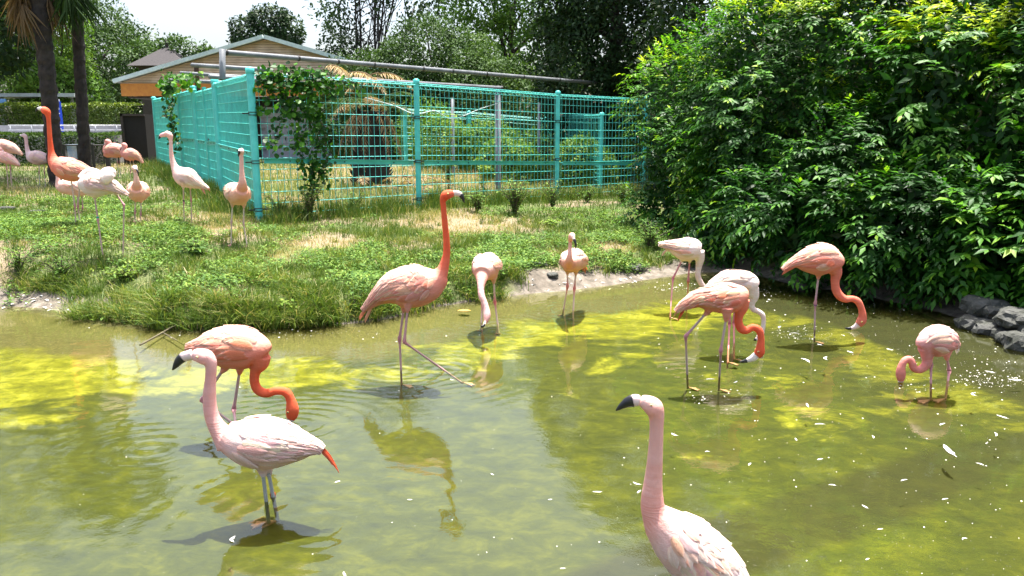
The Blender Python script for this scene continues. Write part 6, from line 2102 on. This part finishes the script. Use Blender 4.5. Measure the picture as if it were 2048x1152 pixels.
# ------------------------------------------------------------------ terrace, hedges, railing, sign at the left
M_PATH = simple('path_grey', (0.30, 0.30, 0.31), 0.9, bump=.2)
tx0, tx1 = -24.0, at_y(243, 262, 27)[0]
mb = MB(); mb.box(((tx0 + tx1) / 2, 30.2, .85), (tx1 - tx0, 7.0, 1.86)); tag(mb.build('path', M_PATH), kind='structure')
mb = MB(); mb.box(((tx0 + tx1) / 2, 30.4, 1.93), (tx1 - tx0, .2, .3)); tag(mb.build('kerb_wall', M_PATH), 'low grey kerb wall on the far side of the raised path', 'wall')


def hedge(label, x0, x1, y0, y1, z0, z1, n, size, mat, seed, tsh=0):
    rs_ = np.random.default_rng(seed)
    b = np.array([(x0 + x1) / 2, (y0 + y1) / 2, z0])
    rt = root('hedge', label, 'hedge', b)
    P = np.stack([rs_.uniform(x0, x1, n), rs_.uniform(y0, y1, n), z0 + (z1 - z0) * rs_.random(n) ** .6], 1)
    face = rs_.random(n)
    P[:, 1] = np.where(face < .5, y0 + rs_.random(n) ** 2 * .15, P[:, 1])
    P[:, 2] = np.where(face > .6, z1 - .08 + .14 * fbm(P[:, 0], P[:, 1], None, 2, seed), np.minimum(P[:, 2], z1))
    N = np.where((face > .6)[:, None], np.array([0, 0, 1.0]), np.array([0, -1.0, .2]))
    top = sstep(z1 - .35, z1, P[:, 2])
    tt = np.clip(rs_.random(n) * .45 + .45 * top * rs_.random(n) + tsh, 0, 1)
    link('foliage', leaf_mesh('foliage', P - b, unit(N + rdir(n, rs_) * .8), unit(N * .5 + [0, 0, .4] + rdir(n, rs_) * .6), size * rs_.uniform(.7, 1.3, n), tt, T_SMALL), mat, rt)
    mb = MB()
    for i in range(14):
        xx = x0 + (x1 - x0) * (i + .5) / 14 - b[0]
        mb.tube([(xx, 0, -.05), (xx + .05, 0, (z1 - z0) * .5), (xx, .05, (z1 - z0) * .85)], [.03, .022, .012], 5)
    mb.build('stem', M_BARK, rt)
    return rt


xa = at_y(272, 230, 32)[0]
hedge('clipped yellow-green topped hedge beyond the raised path, in front of the trees', -24, xa, 31.6, 32.8, 1.7, 2.92, 16000, .10, M_GREENS['hedge'], 3, .1)
hedge('low loose hedge between the grass and the white railing', -19, at_y(240, 290, 25)[0], 24.6, 25.9, .6, 1.72, 15000, .085, M_GREENS['mid'], 4, .12)
xb0, xb1 = at_y(15, 258, 26.8)[0], at_y(241, 258, 26.8)[0]
rl = root('railing', 'white two-rail railing along the raised path at the left', 'railing', ((xb0 + xb1) / 2, 26.85, 1.78))
M_RAIL = simple('rail_white', (0.62, 0.64, 0.68), 0.4)
xm = (xb0 + xb1) / 2
for zz in (.08, .24):
    mb = MB(); mb.tube([(xb0 - xm, 0, zz), (xb1 - xm, 0, zz)], .02, 8); mb.build('rail', M_RAIL, rl, True)
for i in range(6):
    xx = xb0 + (xb1 - xb0) * (i + .1) / 5.3 - xm
    mb = MB(); mb.tube([(xx, 0, -.04), (xx, 0, .25)], .018, 8); mb.build('post', M_RAIL, rl, True)
# blue sign pillar with white pictograms
q0, q1 = at_y(107, 203, 28.5), at_y(125, 252, 28.5)
sw, shh = q1[0] - q0[0], q0[2] - 1.78
sg_ = root('sign_pillar', 'blue sign pillar with white restroom figures beside the thick palm trunk', 'sign', ((q0[0] + q1[0]) / 2, 28.5, 1.78))
mb = MB(); mb.box((0, 0, shh / 2), (sw, .12, shh)); mb.build('panel', simple('sign_blue', (0.012, 0.05, 0.42), 0.4, var=.1), sg_)
M_WH = simple('sign_white', (0.8, 0.82, 0.85), 0.5, var=.05)
mb = MB(); mb.box((0, 0, shh + .04), (sw * .7, .10, .08)); mb.build('cap', M_WH, sg_)
for sx in (-.07, .07):
    mb = MB()
    zc = shh * .80
    mb.tube([(sx * 1.0, -.062, zc + .08), (sx * 1.0, -.066, zc + .08)], .026, 10)
    mb.add([(sx - .035, -.064, zc - .06), (sx + .035, -.064, zc - .06), (sx + .02, -.064, zc + .045), (sx - .02, -.064, zc + .045)], [(0, 1, 2, 3)])
    mb.build('figure', M_WH, sg_)
mb = MB()
for i in range(5):
    mb.box((-.09 + i * .045, -.063, shh * .62), (.028, .006, .04))
for i in range(4):
    mb.box((-.07 + i * .05, -.063, shh * .14), (.03, .006, .04))
mb.build('lettering', M_WH, sg_)
# shelter beams and blue banner far left
q0, q1 = at_y(0, 192, 33.5), at_y(150, 192, 33.5)
sb = root('shelter', 'pale flat-roofed shelter frame half hidden by the trees at the left', 'shelter', (q1[0], 33.5, 1.0))
M_SH = simple('shelter_grey', (0.42, 0.45, 0.43), 0.6)
mb = MB(); mb.box(((q0[0] - q1[0]) / 2 - .8, 0, q0[2] - 1.0), (q1[0] - q0[0] + 2.4, 1.6, .14)); mb.build('roof', M_SH, sb)
for dx in (-.15, -3.1):
    mb = MB(); mb.box((dx, 0, (q0[2] - 1.07) / 2), (.12, .12, q0[2] - 1.07)); mb.build('post', M_SH, sb)
q0, q1 = at_y(18, 200, 33.6), at_y(44, 216, 33.6)
mb = MB(); mb.box((0, 0, 0), (q1[0] - q0[0], .05, q0[2] - q1[2]))
o = mb.build('banner', simple('banner_blue', (0.10, 0.30, 0.62), 0.5, col2=(0.25, 0.45, 0.7), vscale=5)); o.location = (q0 + q1) / 2 + np.array([0, -1.0, 0])
tag(o, 'pale blue banner under the shelter roof at the far left', 'banner')
# low black netting fence with blue crate
fx0, fx1 = at_y(128, 300, 22.5)[0], at_y(214, 300, 22.5)[0]
nf_ = root('netting_fence', 'low black netting fence in front of the low hedge by the second palm trunk', 'fence', ((fx0 + fx1) / 2, 22.5, gz_at((fx0, 22.5))))
fm = (fx0 + fx1) / 2
for i in range(4):
    xx = fx0 + (fx1 - fx0) * i / 3 - fm
    mb = MB(); mb.box((xx, 0, .33), (.06 if i < 3 else .12, .06, .78)); mb.build('post', M_BLACK, nf_)
mb = MB()
for i in range(40):
    xx = fx0 + (fx1 - fx0) * i / 39 - fm
    for sg in (-1, 1):
        xe = xx + sg * .6
        xe2 = max(min(xe, fx1 - fm), fx0 - fm)
        k_ = abs(xe2 - xx) / .6
        mb.tube([(xx, .01 * sg, .02), (xe2, .01 * sg, .02 + .62 * k_)], .004, 3)
mb.build('netting', M_BLACK, nf_)
mb = MB(); mb.tube([(fx0 - fm, 0, .70), (fx1 - fm, 0, .70)], .02, 6); mb.build('rail', M_BLACK, nf_)
q0, q1 = at_y(139, 290, 23.4), at_y(163, 318, 23.4)
mb = MB(); mb.box((0, 0, 0), (q1[0] - q0[0], .3, .42)); mb.box((0, -.01, .2), (q1[0] - q0[0] + .05, .34, .05))
o = mb.build('plastic_crate', simple('crate_blue', (0.16, 0.30, 0.50), 0.5, col2=(0.5, 0.58, 0.66), vscale=6)); o.location = ((q0[0] + q1[0]) / 2, 23.4, (q0[2] + q1[2]) / 2)
tag(o, 'pale blue plastic crate behind the black netting fence', 'crate')

# ------------------------------------------------------------------ things floating on the pond
M_FTH = simple('feather_white', (0.85, 0.84, 0.80), 0.7, var=.06)
M_LEAFO = simple('leaf_orange', (0.60, 0.32, 0.05), 0.6)
rs = np.random.default_rng(404)


def feather_mesh(seed, curl):
    r_ = np.random.default_rng(seed)
    m = 9
    tt = np.linspace(0, 1, m)
    cx = np.stack([tt - .5, curl * np.sin(tt * PI) * .25, .02 + .05 * np.sin(tt * PI)], 1)
    pr = np.sin(np.clip(tt * .9 + .1, 0, 1) * PI) ** .7 * .11
    pr[:2] = .012
    V_ = []
    for i in range(m):
        for sg in (-1, 0, 1):
            V_.append(cx[i] + np.array([0, sg * pr[i] * r_.uniform(.75, 1.1), .012 * abs(sg)]))
    Fq = [(i * 3 + j, i * 3 + j + 1, i * 3 + j + 4, i * 3 + j + 3) for i in range(m - 1) for j in range(2)]
    return mesh_np('feather', np.array(V_), np.array(Fq), True)


FM = [feather_mesh(s, c) for s, c in ((1, .3), (2, -.5), (3, 1.0), (4, 0.1))]
for m_ in FM: m_.materials.append(M_FTH)
big = [(1900, 903, 60), (1610, 722, 34), (1655, 718, 26), (1592, 880, 16), (1808, 962, 18), (1665, 972, 16), (470, 1080, 26), (1615, 812, 26), (1885, 850, 20), (1745, 875, 16), (1275, 968, 22), (1278, 985, 18), (1195, 985, 22), (1100, 1000, 10),
       (820, 1000, 12), (675, 965, 14), (690, 1150, 20), (1125, 1138, 14), (905, 760, 14), (1730, 1015, 18), (2005, 835, 24), (1990, 870, 22), (1950, 790, 20), (1640, 920, 16), (1420, 760, 24), (1470, 765, 20), (1350, 870, 20), (1760, 1060, 14), (1890, 1000, 16), (1960, 930, 16),
       (2030, 760, 24), (1980, 745, 20), (1560, 655, 16), (1590, 668, 22), (1640, 690, 14), (1700, 705, 18), (1780, 700, 16), (210, 640, 18), (1540, 600, 12), (1735, 1120, 12), (1500, 930, 16), (1640, 850, 22), (1415, 905, 12), (1510, 822, 10), (985, 950, 12), (1460, 1088, 12), (1930, 1080, 14)]
FLAB = {0: 'largest white feather floating in front of the rosy pink flamingo at right', 1: 'curled white feather afloat between the bent orange and the rosy pink flamingo',
        2: 'white feather floating just right of a curled one, right of mid pond', 6: 'white feather floating just in front of the legs of the front left flamingo',
        16: 'white feather at the very bottom edge left of the middle', 7: 'white feather below a floating pair, midway to the dark band', 37: 'white feather by the bare bank above the front left flamingo'}
for i, (pxx, pyy, ln) in enumerate(big):
    q = at_z(pxx, pyy, 0.0)
    o = bpy.data.objects.new('floating_feather', FM[i % 4])
    COL.objects.link(o)
    L_ = ln / F * np.linalg.norm(q - CAM) * .9
    o.location = (q[0], q[1], .0035)
    o.scale = (L_, L_ * rs.uniform(.7, 1.1), L_ * .5)
    o.rotation_euler = (0, 0, rs.uniform(0, PI))
    if i in FLAB: tag(o, FLAB[i], 'feather')
    else: tag(o, 'small white feather scrap floating loose on the pond', 'feather', 'small feathers floating on the pond')
tgt = root  # noqa
# tiny specks of down and bubbles
n = 700
uu = rs.random(n); sx = np.where(rs.random(n) < .80, rs.uniform(1250, 2060, n), rs.uniform(60, 1260, n)); sy = 560 + 600 * rs.random(n) ** .9
P = []
for a_, b_ in zip(sx, sy):
    P.append(at_z(a_, b_, .002))
P = np.array(P)
extra = []
for (cx0, cy0, rx0, ry0, num) in ((1600, 668, 55, 12, 200), (1975, 760, 90, 18, 260), (1850, 700, 130, 40, 90), (1830, 770, 60, 14, 60), (1420, 800, 90, 16, 60), (1700, 620, 200, 30, 50), (1990, 720, 60, 20, 50), (1360, 575, 60, 10, 120), (1500, 585, 60, 12, 120), (600, 668, 250, 8, 90)):
    for _ in range(num):
        extra.append(at_z(cx0 + rs.normal() * rx0 * .6, cy0 + rs.normal() * ry0 * .6, .002))
P = np.vstack([P, np.array(extra)])
s = sdist(P[:, 0], P[:, 1])
P = P[s > .03]
n = len(P)
az = rs.uniform(0, 2 * PI, n)
Dr = np.stack([np.cos(az), np.sin(az) * .6, np.zeros(n)], 1)
sz = (.0025 + .010 * rs.random(n) ** 5) * (P[:, 1] / 4.5)
fm_ = leaf_mesh('floating_down', P, Dr, np.tile([0, 0, 1.0], (n, 1)), sz, np.zeros(n), T_ROUND)
tag(link('floating_down', fm_, M_FTH), 'tiny specks of white down scattered over the water', 'down', kind='stuff')
q = at_z(925, 622, 0)
o = bpy.data.objects.new('floating_leaf', leaf_mesh('floating_leaf', np.zeros((1, 3)), np.array([[1.0, 0, 0]]), np.array([[0, 0, 1.0]]), np.array([.13]), np.array([.5]), T_ROUND))
o.data.materials.append(M_LEAFO); COL.objects.link(o); o.location = (q[0] - .05, q[1], .006); o.scale = (1, .7, .3)
tag(o, 'orange leaf floating in the shallows behind the tall coral flamingo', 'leaf')
# a fallen branch in the shallows and litter on the concrete
mb = MB()
cp = catmull(np.array([at_z(280, 690, -.0), at_z(320, 668, .01), at_z(350, 652, .03), at_z(395, 640, .06)]), 5)
mb.tube(list(cp), .008, 5)
cp = catmull(np.array([at_z(325, 665, .01), at_z(345, 676, .0), at_z(368, 690, -.01)]), 5)
mb.tube(list(cp), .005, 5)
tag(mb.build('fallen_branch', M_TWIG, None, True), 'thin dark branch lying in the shallows below the long grass', 'branch')
LP, LD = [], []
for i in range(70):
    pxx, pyy = (rs.uniform(0, 150), rs.uniform(590, 622)) if i < 30 else (rs.uniform(1060, 1400), rs.uniform(555, 585))
    q = ground_hit(pxx, pyy)
    if sdist(np.array([q[0]]), np.array([q[1]]))[0] > 0: continue
    LP.append(q + np.array([0, 0, .008])); a_ = rs.uniform(0, 6.28); LD.append([math.cos(a_), math.sin(a_), rs.normal() * .1])
LP, LD = np.array(LP), np.array(LD)
tag(link('bank_litter', leaf_mesh('bank_litter', LP, LD, np.tile([0, 0, 1.0], (len(LP), 1)), rs.uniform(.03, .08, len(LP)), np.zeros(len(LP)), T_ROUND, wid=rs.uniform(.01, .03, len(LP))), M_FTH),
    'pale scraps of feather and leaf lying on the bare bank', 'litter', kind='stuff')
